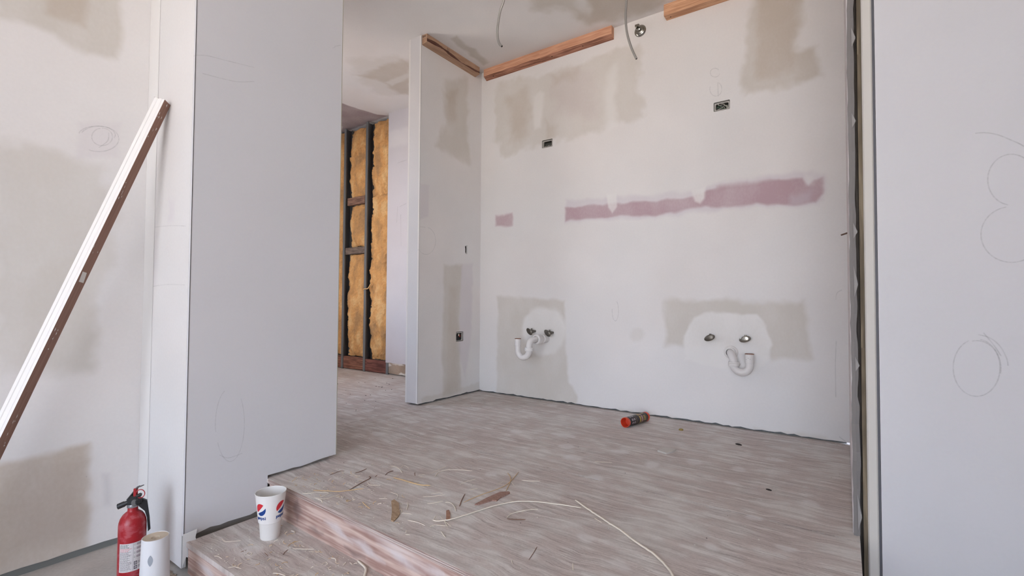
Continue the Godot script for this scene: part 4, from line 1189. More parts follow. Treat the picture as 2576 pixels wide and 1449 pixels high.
func build_fixtures() -> void:
	var pvc := mat(Color(0.86, 0.845, 0.835), 0.45)
	var chrome := mat(Color(0.62, 0.61, 0.58), 0.22, 1.0)
	var ink := mat(Color(0.28, 0.25, 0.24), 0.8)

	var b1 := wall_box("outlet_box", "steel wall box stuffed with curled wires, high on the right of the back wall", Vector3(-0.6325, 2.038, ZB), 0.0, 0.097, 0.06)
	var rng := RandomNumberGenerator.new()
	rng.seed = 3
	for k in 7:
		var p := []
		for i in 5:
			p.append(Vector3(-0.03 + rng.randf() * 0.06, -0.018 + rng.randf() * 0.036, -0.04 + rng.randf() * 0.036))
		tube("wire", smooth_line(p, 5), 0.0022, [mat(Color(0.75, 0.74, 0.7), 0.4), mat(Color(0.15, 0.15, 0.15), 0.5), mat(Color(0.3, 0.42, 0.34), 0.5)][k % 3], b1, 6)
	var b2 := wall_box("outlet_box", "empty steel wall box in the beige patch left of the hanging conduits", Vector3(-1.9285, 2.0355, ZB), 0.0, 0.097, 0.063)
	for q in [[-0.02, -0.022, 0.006], [-0.004, -0.023, 0.005], [0.012, -0.021, 0.007]]:
		lathe("mortar_crumb", [V(0, -q[2] * 0.6), V(q[2], -q[2] * 0.2), V(q[2] * 0.7, q[2] * 0.6), V(0, q[2] * 0.8)], mat(Color(0.7, 0.66, 0.64)), b2, 7, Transform3D(Basis(), Vector3(q[0], q[1], -0.006)))
	var b3 := wall_box("outlet_box", "open wall box with capped wires low on the wing wall", Vector3(XW, 0.487, -2.974), PI / 2, 0.096, 0.08)
	for k in 2:
		tube("wire", smooth_line([Vector3(-0.01 + 0.02 * k, -0.03, -0.045), Vector3(-0.016 + 0.03 * k, 0.0, -0.02), Vector3(-0.006 + 0.014 * k, 0.012, -0.008)]), 0.0025, mat(Color(0.1, 0.1, 0.1), 0.5), b3, 6)
	for k in 2:
		lathe("wire_nut", [V(0.0055, 0), V(0.005, 0.01), V(0.003, 0.017), V(0, 0.018)], mat(Color(0.8, 0.76, 0.68) if k == 0 else Color(0.6, 0.2, 0.14), 0.5), b3, 10, Transform3D(Basis(), Vector3(-0.006 + 0.013 * k, 0.004 - 0.008 * k, -0.006)))
	box("device_face", Vector3(0.0, -0.012, -0.03), Vector3(0.07, 0.045, 0.006), mat(Color(0.13, 0.13, 0.13), 0.4), b3, 0.002)

	# sidewall sprinkler
	var sp := thing("sprinkler", "chrome sidewall sprinkler with round rosette high on the back wall", "sprinkler", Vector3(-1.166, 2.697, ZB))
	var out := Transform3D(Basis(Vector3.RIGHT, Vector3.BACK, Vector3.DOWN), Vector3.ZERO)
	lathe("rosette", [V(0.0, 0.0), V(0.041, 0.0), V(0.042, 0.004), V(0.036, 0.012), V(0.028, 0.015), V(0.027, 0.02), V(0.019, 0.024), V(0.0, 0.025)], chrome, sp, 28, out)
	lathe("head_body", [V(0.012, 0.02), V(0.012, 0.034), V(0.016, 0.036), V(0.016, 0.042), V(0.009, 0.046), V(0.009, 0.055), V(0.0, 0.055)], chrome, sp, 16, out)
	for s in [-1.0, 1.0]:
		tube("frame_arm", smooth_line([Vector3(s * 0.011, 0, 0.042), Vector3(s * 0.013, 0, 0.055), Vector3(s * 0.005, 0, 0.068)]), 0.002, chrome, sp, 6)
	box("deflector", Vector3(0, 0.006, 0.07), Vector3(0.028, 0.014, 0.002), chrome, sp, 0.0006)
	box("deflector_lip", Vector3(0, 0.0135, 0.062), Vector3(0.028, 0.0015, 0.018), chrome, sp)

	# stop valves: a stub from the wall, a body and an oval handle
	var vals := [
		[Vector3(-2.034, 0.541, ZB), 0.085, -0.75, "shut-off valve with dull oval handle, leftmost above the left trap"],
		[Vector3(-1.87, 0.536, ZB), 0.085, -0.7, "shut-off valve with dull oval handle, right above the left trap's collar"],
		[Vector3(-0.702, 0.556, ZB), 0.055, 0.42, "dark oval valve handle on the left above the right trap"],
		[Vector3(-0.498, 0.558, ZB), 0.06, 0.3, "shiny oval valve handle on the right above the right trap"]]
	for k in 4:
		var v: Array = vals[k]
		var t := thing("shutoff_valve", v[3], "valve", v[0], 0.0, "shut-off valves on the back wall")
		var met := mat(Color(0.42, 0.4, 0.37), 0.4, 0.8) if k < 3 else chrome
		var L: float = v[1]
		lathe("stub", [V(0.0, 0.0), V(0.0095, 0.0), V(0.0095, L * 0.35), V(0.013, L * 0.36), V(0.013, L * 0.5), V(0.008, L * 0.52)], met, t, 14, out)
		lathe("valve_body", [V(0.0, L * 0.5), V(0.011, L * 0.5), V(0.013, L * 0.6), V(0.011, L * 0.75), V(0.006, L * 0.77), V(0.006, L * 0.97)], met, t, 16, out)
		tube("outlet", [Vector3(0, 0, L * 0.62), Vector3(0, 0.024, L * 0.62)], 0.007, met, t, 10)
		var hd := begin()
		var prof := [V(0, -0.008), V(0.008, -0.008), V(0.02, -0.0015), V(0.0225, 0.0005), V(0.02, 0.0025), V(0.01, 0.0045), V(0.004, 0.0048), V(0.0038, 0.003), V(0.0, 0.003)]
		var basis := Basis(Vector3.BACK, v[2]) * Basis(Vector3(1.5, 0, 0), Vector3(0, 0, 1.1), Vector3(0, -0.85, 0))
		add_lathe(hd, prof, 26, Transform3D(basis, Vector3(0, 0, L)))
		put("handle", hd.commit(), met, t)

	# P-traps of white plastic
	var p1 := thing("drain_trap", "white plastic P-trap on a long arm with ribbed collar below the left valves", "drain trap", Vector3(-1.93, 0.489, ZB), 0.0, "drain traps on the back wall")
	lathe("wall_collar", [V(0.0, 0.0), V(0.034, 0.0), V(0.034, 0.008), V(0.029, 0.01), V(0.029, 0.02), V(0.036, 0.022), V(0.036, 0.07), V(0.03, 0.074), V(0.03, 0.1), V(0.037, 0.104), V(0.037, 0.15), V(0.03, 0.156), V(0.024, 0.156)], pvc, p1, 24, out)
	var arm := [Vector3(0, 0, 0.13), Vector3(0, 0, 0.19)]
	arm.append_array(elbow(Vector3(0, -0.05, 0.2), 0.05, Vector3.UP, Vector3.BACK, 0.0, PI / 2))
	arm.append(Vector3(0, -0.075, 0.25))
	tube("trap_arm", arm, 0.0215, pvc, p1, 16)
	nut(Vector3(0, -0.066, 0.25), Vector3.DOWN, 0.0305, 0.028, p1, pvc)
	var u := [Vector3(0, -0.07, 0.25)]
	u.append_array(elbow(Vector3(-0.05, -0.08, 0.25), 0.05, Vector3.RIGHT, Vector3.DOWN, 0.0, PI, 18))
	u.append(Vector3(-0.1, -0.04, 0.25))
	tube("u_bend", u, 0.0215, pvc, p1, 16)
	var so1 := lathe("open_socket", [V(0.0225, -0.045), V(0.0245, -0.044), V(0.0245, 0.008), V(0.021, 0.008), V(0.021, -0.03), V(0, -0.03)], pvc, p1, 20, Transform3D(Basis(), Vector3(-0.1, 0, 0.25)))
	lathe("socket_rim", [V(0.0246, 0.006), V(0.0246, 0.009), V(0.0205, 0.009), V(0.0205, 0.006)], mat(Color(0.55, 0.38, 0.3)), so1, 20, Transform3D(Basis(), Vector3(-0.1, 0, 0.25)))

	var p2 := thing("drain_trap", "white plastic P-trap hanging close to the wall below the right valves", "drain trap", Vector3(-0.587, 0.468, ZB), 0.0, "drain traps on the back wall")
	lathe("wall_collar", [V(0.0, 0.0), V(0.042, 0.0), V(0.042, 0.004), V(0.036, 0.01), V(0.03, 0.012), V(0.03, 0.03), V(0.024, 0.032)], pvc, p2, 24, out)
	var arm2 := [Vector3(0, 0, 0.01), Vector3(0.004, 0, 0.035)]
	arm2.append_array([Vector3(0.01, -0.004, 0.054), Vector3(0.017, -0.014, 0.068), Vector3(0.024, -0.03, 0.074), Vector3(0.029, -0.05, 0.075), Vector3(0.03, -0.075, 0.075)])
	tube("trap_arm", smooth_line(arm2, 4), 0.0225, pvc, p2, 16)
	nut(Vector3(0.03, -0.062, 0.075), Vector3.DOWN, 0.031, 0.028, p2, pvc)
	var u2 := [Vector3(0.03, -0.06, 0.075)]
	u2.append_array(elbow(Vector3(0.0725, -0.068, 0.075), 0.0425, Vector3.LEFT, Vector3.DOWN, 0.0, PI, 18))
	u2.append(Vector3(0.115, -0.045, 0.075))
	tube("u_bend", u2, 0.0225, pvc, p2, 16)
	var so2 := lathe("open_socket", [V(0.0235, -0.05), V(0.0255, -0.049), V(0.0255, 0.004), V(0.022, 0.004), V(0.022, -0.03), V(0, -0.03)], pvc, p2, 20, Transform3D(Basis(), Vector3(0.115, 0, 0.075)))
	lathe("socket_rim", [V(0.0257, 0.002), V(0.0257, 0.005), V(0.0215, 0.005), V(0.0215, 0.002)], mat(Color(0.58, 0.42, 0.34)), so2, 20, Transform3D(Basis(), Vector3(0.115, 0, 0.075)))
	for q in [[0.112, -0.02], [0.1, -0.028], [0.122, -0.025]]:
		lathe("print_mark", [V(0, 0), V(0.0016, 0), V(0, 0.0006)], ink, so2, 6, Transform3D(Basis(Vector3.RIGHT, Vector3.BACK, Vector3.DOWN), Vector3(q[0], q[1], 0.075 + sqrt(0.0255 * 0.0255 - pow(q[0] - 0.115, 2.0)))))

	# flexible metal conduits hanging from the ceiling
	var gal := mat(Color(0.68, 0.67, 0.65), 0.42, 0.6)
	conduit([Vector3(-1.56, YC, -2.2), Vector3(-1.585, 2.62, -2.2), Vector3(-1.606, 2.53, -2.2), Vector3(-1.634, 2.47, -2.2), Vector3(-1.651, 2.381, -2.2), Vector3(-1.65, 2.321, -2.2), Vector3(-1.638, 2.282, -2.2), Vector3(-1.618, 2.26, -2.2)], "slim flexible steel conduit hanging left of the middle, its end hooked", gal)
	conduit([Vector3(-1.01, YC, -2.6), Vector3(-1.015, 2.65, -2.6), Vector3(-1.019, 2.529, -2.6), Vector3(-1.024, 2.437, -2.6), Vector3(-1.017, 2.341, -2.6), Vector3(-0.993, 2.248, -2.6), Vector3(-0.96, 2.166, -2.6)], "longer flexible steel conduit hanging in front of the sprinkler", gal)


func conduit(pts: Array, label: String, m: Material) -> void:
	var line := smooth_line(pts, 24)
	# resample and give it the wound ribs
	var even := []
	var step := 0.0022
	var carry := 0.0
	for i in line.size() - 1:
		var a: Vector3 = line[i]
		var b: Vector3 = line[i + 1]
		var l := (b - a).length()
		while carry < l:
			even.append(a.lerp(b, carry / l))
			carry += step
		carry -= l
	var rs := []
	for i in even.size():
		rs.append(0.0072 if i % 4 < 2 else 0.0056)
	var o := thing("flexible_conduit", label, "conduit", pts[0], 0.0, "conduits hanging from the ceiling")
	var local := []
	for p in even:
		local.append(p - pts[0])
	tube("armor", local, rs, m, o, 10)
	var e: Vector3 = local[-1]
	var d: Vector3 = (local[-1] - local[-6]).normalized()
	tube("cut_end", [e - d * 0.004, e + d * 0.0008], 0.0045, mat(Color(0.08, 0.08, 0.08)), o, 10)


func build_blocks() -> void:
	# nailing blocks at the ceiling; each has a waney lower edge
	var fir := wood_mat(Color(0.86, 0.67, 0.55), Color(0.75, 0.54, 0.43), 81, Vector2(0.9, 0.15), 0.7)
	var bark := wood_mat(Color(0.72, 0.52, 0.43), Color(0.5, 0.33, 0.26), 82, Vector2(0.9, 0.15), 1.1)
	var tanw := wood_mat(Color(0.74, 0.61, 0.51), Color(0.64, 0.51, 0.42), 83, Vector2(0.7, 0.12), 0.7)
	var stain := wood_mat(Color(0.44, 0.3, 0.25), Color(0.33, 0.21, 0.17), 84, Vector2(0.7, 0.12), 1.0)
	var pine := wood_mat(Color(0.88, 0.7, 0.56), Color(0.74, 0.54, 0.41), 85, Vector2(0.9, 0.12), 0.9)
	var pen := mat(Color(0.16, 0.13, 0.12))

	var a := thing("wood_block", "short tan wood block with a dark brown stain along the top of the wing wall", "wood block", Vector3(XW, 2.75, -2.83), 0.0, "nailing blocks at the ceiling")
	wedge(a, Vector3.FORWARD, Vector3.RIGHT, 0.63, 0.05, YC - 2.75, 2.713 - 2.75, 2.724 - 2.75, tanw, tanw, 0.0)
	# the stain: a strip of dark heartwood that wanders along the face
	var sb := begin()
	var zs := 0.315
	for k in 40:
		var q := []
		for kk in [k, k + 1]:
			var t := float(kk) / 40.0
			var c := -0.012 + 0.012 * sin(t * 7.0) - 0.006 * t
			var h := 0.005 + 0.009 * absf(sin(t * 9.4 + 0.4)) + 0.002 * noise_at(kk * 21.0, 4.0)
			q.append([Vector3(0.0503, maxf(c - h, -0.025), zs - 0.63 * t), Vector3(0.0503, c + h, zs - 0.63 * t)])
		quad(sb, q[0][0], q[0][1], q[1][1], q[1][0], Vector3.RIGHT, Vector2(k * 0.016, 0), Vector2(k * 0.016, 0.02), Vector2((k + 1) * 0.016, 0.02), Vector2((k + 1) * 0.016, 0))
	put("heartwood_streak", sb.commit(), stain, a)
	for q in [[0.09, 0.0], [0.075, 0.0]]:
		box("pen_mark", Vector3(0.0505, 0.0, q[0]), Vector3(0.0005, 0.05, 0.003), pen, a)
	for k in 6:
		box("stamp_mark", Vector3(0.008 + 0.006 * k, 0.022 - 0.002 * (k % 2), 0.3153), Vector3(0.003, 0.012, 0.0005), pen, a)

	var b := thing("wood_block", "long reddish wood block with a darker lower edge along the back wall", "wood block", Vector3(-1.955, 2.75, ZB), 0.0, "nailing blocks at the ceiling")
	wedge(b, Vector3.RIGHT, Vector3.BACK, 1.18, 0.042, YC - 2.75, 2.699 - 2.75, 2.724 - 2.75, fir, bark, 0.006)
	for q in [[-0.5, -0.036], [-0.23, -0.033], [0.08, -0.036], [-0.1, -0.031], [0.35, -0.034]]:
		lathe("knot", [V(0.0, 0.0), V(0.005, 0.0), V(0.004, 0.0018), V(0.0, 0.0022)], mat(Color(0.26, 0.15, 0.11)), b, 8, Transform3D(Basis(Vector3.RIGHT, Vector3(0, -0.85, 0.5).normalized(), Vector3(0, -0.5, -0.85).normalized()), Vector3(q[0], q[1] - 0.002, 0.022)))
	var c := thing("wood_block", "clean orange pine block at the ceiling right of the sprinkler", "wood block", Vector3(-0.46, 2.745, ZB), 0.0, "nailing blocks at the ceiling")
	wedge(c, Vector3.RIGHT, Vector3.BACK, 1.04, 0.066, YC - 2.745, 2.708 - 2.745, 2.7085 - 2.745, pine, pine, 0.0)
	lathe("knot", [V(0.0, 0.0), V(0.005, 0.0), V(0.004, 0.0016), V(0.0, 0.002)], mat(Color(0.34, 0.2, 0.14)), c, 8, Transform3D(Basis(Vector3.RIGHT, Vector3.DOWN, Vector3.FORWARD), Vector3(-0.485, -0.0365, 0.03)))


func wedge(o: Node3D, along: Vector3, outward: Vector3, length: float, depth: float, top: float, low_wall: float, low_out: float, m: Material, m2: Material, wave: float) -> void:
	var st := begin()
	var s2 := begin()
	var n := 24
	var p := func(t: float, d: float, y: float) -> Vector3:
		return along * length * (t - 0.5) + outward * d + Vector3.UP * y
	var lo := func(t: float) -> float:
		return low_out + wave * noise_at(t * 190.0, 60.0)
	for k in n:
		var t0 := float(k) / n
		var t1 := float(k + 1) / n
		var a0 := t0 * length
		var a1 := t1 * length
		quad(st, p.call(t0, depth, top), p.call(t1, depth, top), p.call(t1, depth, lo.call(t1)), p.call(t0, depth, lo.call(t0)), outward, Vector2(a0, 0), Vector2(a1, 0), Vector2(a1, 0.07), Vector2(a0, 0.07))
		var nn := (Vector3.DOWN * depth + outward * (low_out - low_wall)).normalized()
		quad(s2, p.call(t0, depth, lo.call(t0)), p.call(t1, depth, lo.call(t1)), p.call(t1, 0, low_wall), p.call(t0, 0, low_wall), nn, Vector2(a0, 0.07), Vector2(a1, 0.07), Vector2(a1, 0.12), Vector2(a0, 0.12))
	for e in [0.0, 1.0]:
		quad(st, p.call(e, 0, top), p.call(e, depth, top), p.call(e, depth, lo.call(e)), p.call(e, 0, low_wall), along * (1.0 if e > 0.5 else -1.0), Vector2(0, 0), Vector2(0.02, 0), Vector2(0.02, 0.07), Vector2(0, 0.07))
	quad(st, p.call(0.0, 0, top), p.call(1.0, 0, top), p.call(1.0, depth, top), p.call(0.0, depth, top), Vector3.UP)
	quad(st, p.call(0.0, 0, top), p.call(1.0, 0, top), p.call(1.0, 0, low_wall), p.call(0.0, 0, low_wall), -outward)
	put("block_body", st.commit(), m, o)
	put("underside", s2.commit(), m2, o)


# ---------------------------------------------------------------- loose things

func text_on_cylinder(s: String, size: float, r: float, phi: float, y: float, slope: float) -> ArrayMesh:
	var f := SystemFont.new()
	f.font_names = PackedStringArray(["Droid Sans"])
	f.font_weight = 600
	var t := TextMesh.new()
	t.text = s
	t.font = f
	t.font_size = 64
	t.pixel_size = size / 64.0
	t.depth = 0.0006
	t.curve_step = 1.0
	var arr := t.get_mesh_arrays()
	var vs: PackedVector3Array = arr[Mesh.ARRAY_VERTEX]
	var ns: PackedVector3Array = arr[Mesh.ARRAY_NORMAL]
	for i in vs.size():
		var q := vs[i]
		var rr := r + q.y * slope + q.z
		var a := phi + q.x / r
		vs[i] = Vector3(sin(a) * rr, y + q.y, cos(a) * rr)
		var nn := ns[i]
		ns[i] = Vector3(sin(a) * nn.z + cos(a) * nn.x, nn.y, cos(a) * nn.z - sin(a) * nn.x).normalized()
	var out := []
	out.resize(Mesh.ARRAY_MAX)
	out[Mesh.ARRAY_VERTEX] = vs
	out[Mesh.ARRAY_NORMAL] = ns
	if arr[Mesh.ARRAY_INDEX]:
		out[Mesh.ARRAY_INDEX] = arr[Mesh.ARRAY_INDEX]
	var am := ArrayMesh.new()
	am.add_surface_from_arrays(Mesh.PRIMITIVE_TRIANGLES, out)
	return am


func build_loose() -> void:
	# foam cup
	var cup := thing("foam_cup", "white foam cup with red white and blue globe print on the step", "cup", Vector3(-1.848, YM, -1.007))
	var foam := mat(Color(0.9, 0.89, 0.875), 0.6)
	lathe("base", [V(0.0, 0.004), V(0.03, 0.004), V(0.031, 0.0), V(0.0335, 0.0), V(0.0345, 0.002), V(0.0395, 0.062), V(0.0405, 0.0635), V(0.0425, 0.066)], foam, cup, 48)
	var w := 1024
	var h := 330
	var im := Image.create(w, h, false, Image.FORMAT_RGB8)
	im.fill(Color(0.9, 0.89, 0.875))
	var red := Color(0.8, 0.16, 0.2)
	var blue := Color(0.06, 0.24, 0.52)
	var wide := 0.05 * TAU
	var tall := 0.103
	for deg in [17.0, 110.0, 197.0, 290.0]:
		var cx := int(fposmod(deg, 360.0) / 360.0 * w)
		var cy := int((0.168 - 0.122) / tall * h)
		var rx := 0.0215 / wide * w
		var ry := 0.0235 / tall * h
		for j in range(-int(ry), int(ry) + 1):
			for i in range(-int(rx), int(rx) + 1):
				var px := i / rx
				var py := -j / ry
				if px * px + py * py > 1.0:
					continue
				var hi := 0.12 + 0.95 * px + 0.25 * px * px
				var lo := -0.36 + 0.42 * px + 0.3 * px * px * px
				if py > hi:
					im.set_pixel(posmod(cx + i, w), cy + j, red)
				elif py < lo:
					im.set_pixel(posmod(cx + i, w), cy + j, blue)
	var pm := tex_mat(im, 0.6)
	var pw := lathe("printed_wall", [V(0.0425, 0.066), V(0.0545, 0.168)], pm, cup, 64)
	lathe("rim", [V(0.0545, 0.168), V(0.0562, 0.1745), V(0.0558, 0.1758), V(0.0545, 0.1758), V(0.0535, 0.174)], foam, cup, 48)
	lathe("inside_wall", [V(0.0535, 0.174), V(0.0405, 0.066), V(0.036, 0.06), V(0.032, 0.008), V(0, 0.008)], foam, cup, 48)
	for deg in [17.0, 110.0]:
		put("lettering", text_on_cylinder("pepsi", 0.0155, 0.0462, deg_to_rad(deg), 0.0895, 0.118), mat(blue, 0.6), pw)

	# fire extinguisher
	var ex := thing("fire_extinguisher", "small red fire extinguisher with black valve standing by the left wall", "fire extinguisher", Vector3(-2.155, YL, -0.658), deg_to_rad(34.94))
	ex.scale = Vector3(0.83, 0.975, 0.83)
	var rw := 256
	var rim := Image.create(rw, 512, false, Image.FORMAT_RGB8)
	var dn := noise_bytes(rw, 512, 0.02, 91, 1, 4)
	var ds := noise_bytes(rw, 512, 0.2, 92, 1, 2)
	for j in 512:
		for i in rw:
			var k := j * rw + i
			var t := clampf((dn[k] / 127.5 - 1.0) * 0.9 + 0.12, 0.0, 0.55) + clampf((ds[k] / 127.5 - 1.0) - 0.5, 0.0, 0.4)
			rim.set_pixel(i, j, Color(0.62, 0.09, 0.13).lerp(Color(0.74, 0.46, 0.48), t))
	lathe("cylinder", [V(0.0, 0.0), V(0.044, 0.0), V(0.049, 0.005), V(0.05, 0.012), V(0.05, 0.222), V(0.0485, 0.234), V(0.044, 0.247), V(0.036, 0.259), V(0.026, 0.267), V(0.0205, 0.27), V(0.019, 0.274), V(0.0185, 0.288), V(0.0, 0.288)], tex_mat(rim, 0.35), ex, 40)
	# instruction label: rows of print too small to read
	var li := Image.create(512, 448, false, Image.FORMAT_RGB8)
	li.fill(Color(0.83, 0.81, 0.81))
	var rng := RandomNumberGenerator.new()
	rng.seed = 20
	var y := 16
	var row := 0
	while y < 430:
		var col := Color(0.42, 0.4, 0.4)
		var hgt := 7
		if row < 3:
			col = Color(0.45, 0.48, 0.46)
			hgt = 12
		elif row < 6:
			col = Color(0.8, 0.5, 0.52)
			hgt = 9
		var x := 16
		var stop := 235 - int(rng.randf() * 70.0)
		while x < stop:
			var l := 8 + int(rng.randf() * 26.0)
			li.fill_rect(Rect2i(x, y, mini(l, stop - x), hgt), col)
			x += l + 6
		y += hgt + 9
		row += 1
	li.fill_rect(Rect2i(256, 10, 3, 425), Color(0.3, 0.28, 0.3))
	for k in 4:
		var yy := 30 + k * 66
		for j in range(-14, 15):
			for i in range(-12, 13):
				var q := (i * i) / 144.0 + (j * j) / 196.0
				if q < 1.0 and q > 0.6:
					li.set_pixel(280 + i, yy + j, Color(0.3, 0.38, 0.32))
		li.fill_rect(Rect2i(310, yy - 14, 90, 9), Color(0.5, 0.4, 0.46))
		li.fill_rect(Rect2i(310, yy + 4, 120, 8), Color(0.36, 0.3, 0.36))
	for k in 2:
		li.fill_rect(Rect2i(272, 300 + k * 68, 54, 54), Color(0.18, 0.16, 0.2))
		li.fill_rect(Rect2i(282, 310 + k * 68, 34, 34), Color(0.78, 0.76, 0.78))
		li.fill_rect(Rect2i(290, 318 + k * 68, 12, 18), Color(0.3, 0.28, 0.32))
		li.fill_rect(Rect2i(340, 310 + k * 68, 120, 8), Color(0.45, 0.42, 0.45))
		li.fill_rect(Rect2i(340, 330 + k * 68, 100, 8), Color(0.45, 0.42, 0.45))
	var ls := begin()
	add_lathe(ls, [V(0.0505, 0.063), V(0.0505, 0.166)], 32, Transform3D(), deg_to_rad(-17), deg_to_rad(105))
	put("label_sticker", ls.commit(), tex_mat(li, 0.5), ex)
	var black := mat(Color(0.13, 0.13, 0.14), 0.5)
	var gun := mat(Color(0.36, 0.36, 0.37), 0.5, 0.2)
	lathe("collar", [V(0.0, 0.286), V(0.021, 0.286), V(0.022, 0.29), V(0.0205, 0.297), V(0.0, 0.297)], mat(Color(0.6, 0.6, 0.62), 0.35, 0.7), ex, 24)
	var vb := begin()
	add_box(vb, Vector3(0.006, 0.306, 0.0), Vector3(0.056, 0.026, 0.032), 0.007)
	add_box(vb, Vector3(0.008, 0.321, 0.0), Vector3(0.036, 0.014, 0.022), 0.004)
	put("valve_body", vb.commit(), black, ex)
	var nz := tube("nozzle", [Vector3(-0.008, 0.307, 0.006), Vector3(-0.026, 0.3, 0.012), Vector3(-0.028, 0.2995, 0.0125), Vector3(-0.05, 0.292, 0.02)], [0.0085, 0.0085, 0.0105, 0.0105], black, ex, 16)
	tube("nozzle_bore", [Vector3(-0.049, 0.2923, 0.0197), Vector3(-0.0505, 0.2918, 0.0202)], 0.0075, mat(Color(0.02, 0.02, 0.02)), nz, 12)
	var lv := begin()
	add_box(lv, Vector3.ZERO, Vector3(0.068, 0.0035, 0.018), 0.0012, Transform3D(Basis(Vector3.BACK, 0.82), Vector3(0.0, 0.337, 0.0)))
	add_box(lv, Vector3.ZERO, Vector3(0.022, 0.003, 0.018), 0.001, Transform3D(Basis(Vector3.BACK, 0.25), Vector3(0.031, 0.3615, 0.0)))
	put("lever", lv.commit(), gun, ex)
	var hn := begin()
	add_box(hn, Vector3.ZERO, Vector3(0.05, 0.003, 0.018), 0.001, Transform3D(Basis(Vector3.BACK, 0.35), Vector3(0.01, 0.324, 0.0)))
	put("carry_handle", hn.commit(), gun, ex)
	box("safety_pin", Vector3(0.012, 0.34, 0.002), Vector3(0.011, 0.03, 0.016), mat(Color(0.62, 0.1, 0.13), 0.4), ex, 0.002)
	var ringp := []
	for k in 25:
		var a := TAU * k / 24.0
		ringp.append(Vector3(0.034 + 0.017 * cos(a), 0.335 + 0.0155 * sin(a), 0.004 - 0.004 * cos(a)))
	tube("pull_ring", ringp, 0.0017, mat(Color(0.66, 0.12, 0.16), 0.4), ex, 8, false)
	lathe("pressure_gauge", [V(0.0, 0.0), V(0.011, 0.0), V(0.0115, 0.008), V(0.0095, 0.01), V(0.0, 0.0095)], mat(Color(0.4, 0.4, 0.4), 0.4), ex, 20, Transform3D(Basis(Vector3(0.8, 0, -0.6), Vector3(0.6, 0, 0.8), Vector3(0, -1, 0)), Vector3(0.014, 0.305, 0.01)))
	var br := begin()
	add_slab(br, [V(0.026, -0.314), V(0.05, -0.299), V(0.06, -0.235), V(0.064, -0.19), V(0.055, -0.182), V(0.05, -0.235), V(0.042, -0.262), V(0.02, -0.285)], -0.009, 0.009)
	var brm := br.commit()
	lathe("lever_pivot", [V(0.0, -0.011), V(0.007, -0.011), V(0.007, 0.011), V(0.0, 0.011)], black, ex, 14, Transform3D(Basis(Vector3.RIGHT, Vector3.BACK, Vector3.DOWN), Vector3(0.022, 0.326, -0.002)))
	var brk := put("wall_bracket", brm, black, ex)
	brk.transform = Transform3D(Basis(Vector3(0.79, 0, -0.62), Vector3(0.62, 0, 0.79), Vector3(0, -1, 0)), Vector3.ZERO)

	# tapered white canister in front of it
	var can := thing("canister", "white tapered plastic canister with a beige top in front of the fire extinguisher", "canister", Vector3(-1.93, YL, -0.655), deg_to_rad(34.94))
	can.scale = Vector3(0.88, 1.0, 0.88)
	var shell := mat(Color(0.86, 0.86, 0.87), 0.4)
	lathe("body", [V(0.0, 0.0), V(0.05, 0.0), V(0.051, 0.004), V(0.0438, 0.232), V(0.0432, 0.2355), V(0.0418, 0.2362), V(0.041, 0.234)], shell, can, 48)
	lathe("lid", [V(0.0412, 0.231), V(0.0412, 0.2348), V(0.016, 0.2335), V(0.0135, 0.2322), V(0.0125, 0.2295), V(0.0, 0.229)], mat(Color(0.77, 0.71, 0.63), 0.7), can, 40)
	var dp := begin()
	var pts := []
	for k in 21:
		var t := float(k) / 20.0
		pts.append(t)
	for k in 20:
		var q := []
		for kk in [k, k + 1]:
			var t := float(kk) / 20.0
			var hw := 0.0085 * pow(sin(PI * t), 0.8)
			var yy := 0.155 + 0.036 * t
			var rr := 0.0519 - 0.0074 * (yy / 0.232)
			for s in [-1.0, 1.0]:
				var a: float = deg_to_rad(18.0) + s * hw / rr
				q.append(Vector3(sin(a) * rr, yy, cos(a) * rr))
		quad(dp, q[0], q[1], q[3], q[2], Vector3(sin(deg_to_rad(18.0)), 0, cos(deg_to_rad(18.0))))
	put("thumb_mark", dp.commit(), mat(Color(0.6, 0.62, 0.65), 0.5), can)

	# length of raw trim leaning in the corner
	var foot := Vector3(-2.42, YL, -0.16)
	var top := Vector3(-2.31, 1.6, -0.768)
	var stick := thing("trim_board", "long white-faced trim stick with raw brown edge leaning in the left corner", "trim board", foot)
	var ax := (top - foot).normalized()
	var white_n := Vector3(cos(deg_to_rad(53)), 0, sin(deg_to_rad(53)))
	white_n = (white_n - ax * white_n.dot(ax)).normalized()
	var brown_n := ax.cross(white_n)
	if brown_n.x < 0:
		brown_n = -brown_n
	var l := (top - foot).length()
	var ws := begin()
	var bs := begin()
	var hw2 := 0.022
	var hb := 0.02
	var P := func(t: float, a: float, b: float) -> Vector3:
		return ax * t * l + brown_n * a + white_n * b
	# white face with shallow moulded grooves
	var prof := [[-hw2, hb - 0.004], [-hw2 + 0.004, hb], [-0.008, hb], [-0.006, hb - 0.0025], [-0.003, hb - 0.0025], [-0.001, hb], [0.01, hb], [0.012, hb - 0.0015], [0.014, hb], [hw2, hb]]
	for k in prof.size() - 1:
		var a0: Array = prof[k]
		var a1: Array = prof[k + 1]
		var e := Vector2(a1[0] - a0[0], a1[1] - a0[1])
		var nn := (white_n * e.x - brown_n * e.y).normalized()
		quad(ws, P.call(0, a0[0], a0[1]), P.call(0, a1[0], a1[1]), P.call(1, a1[0], a1[1]), P.call(1, a0[0], a0[1]), nn)
	quad(ws, P.call(0, -hw2, hb - 0.004), P.call(0, -hw2, -hb), P.call(1, -hw2, -hb), P.call(1, -hw2, hb - 0.004), -brown_n)
	put("painted_face", ws.commit(), mat(Color(0.93, 0.92, 0.91), 0.5), stick)
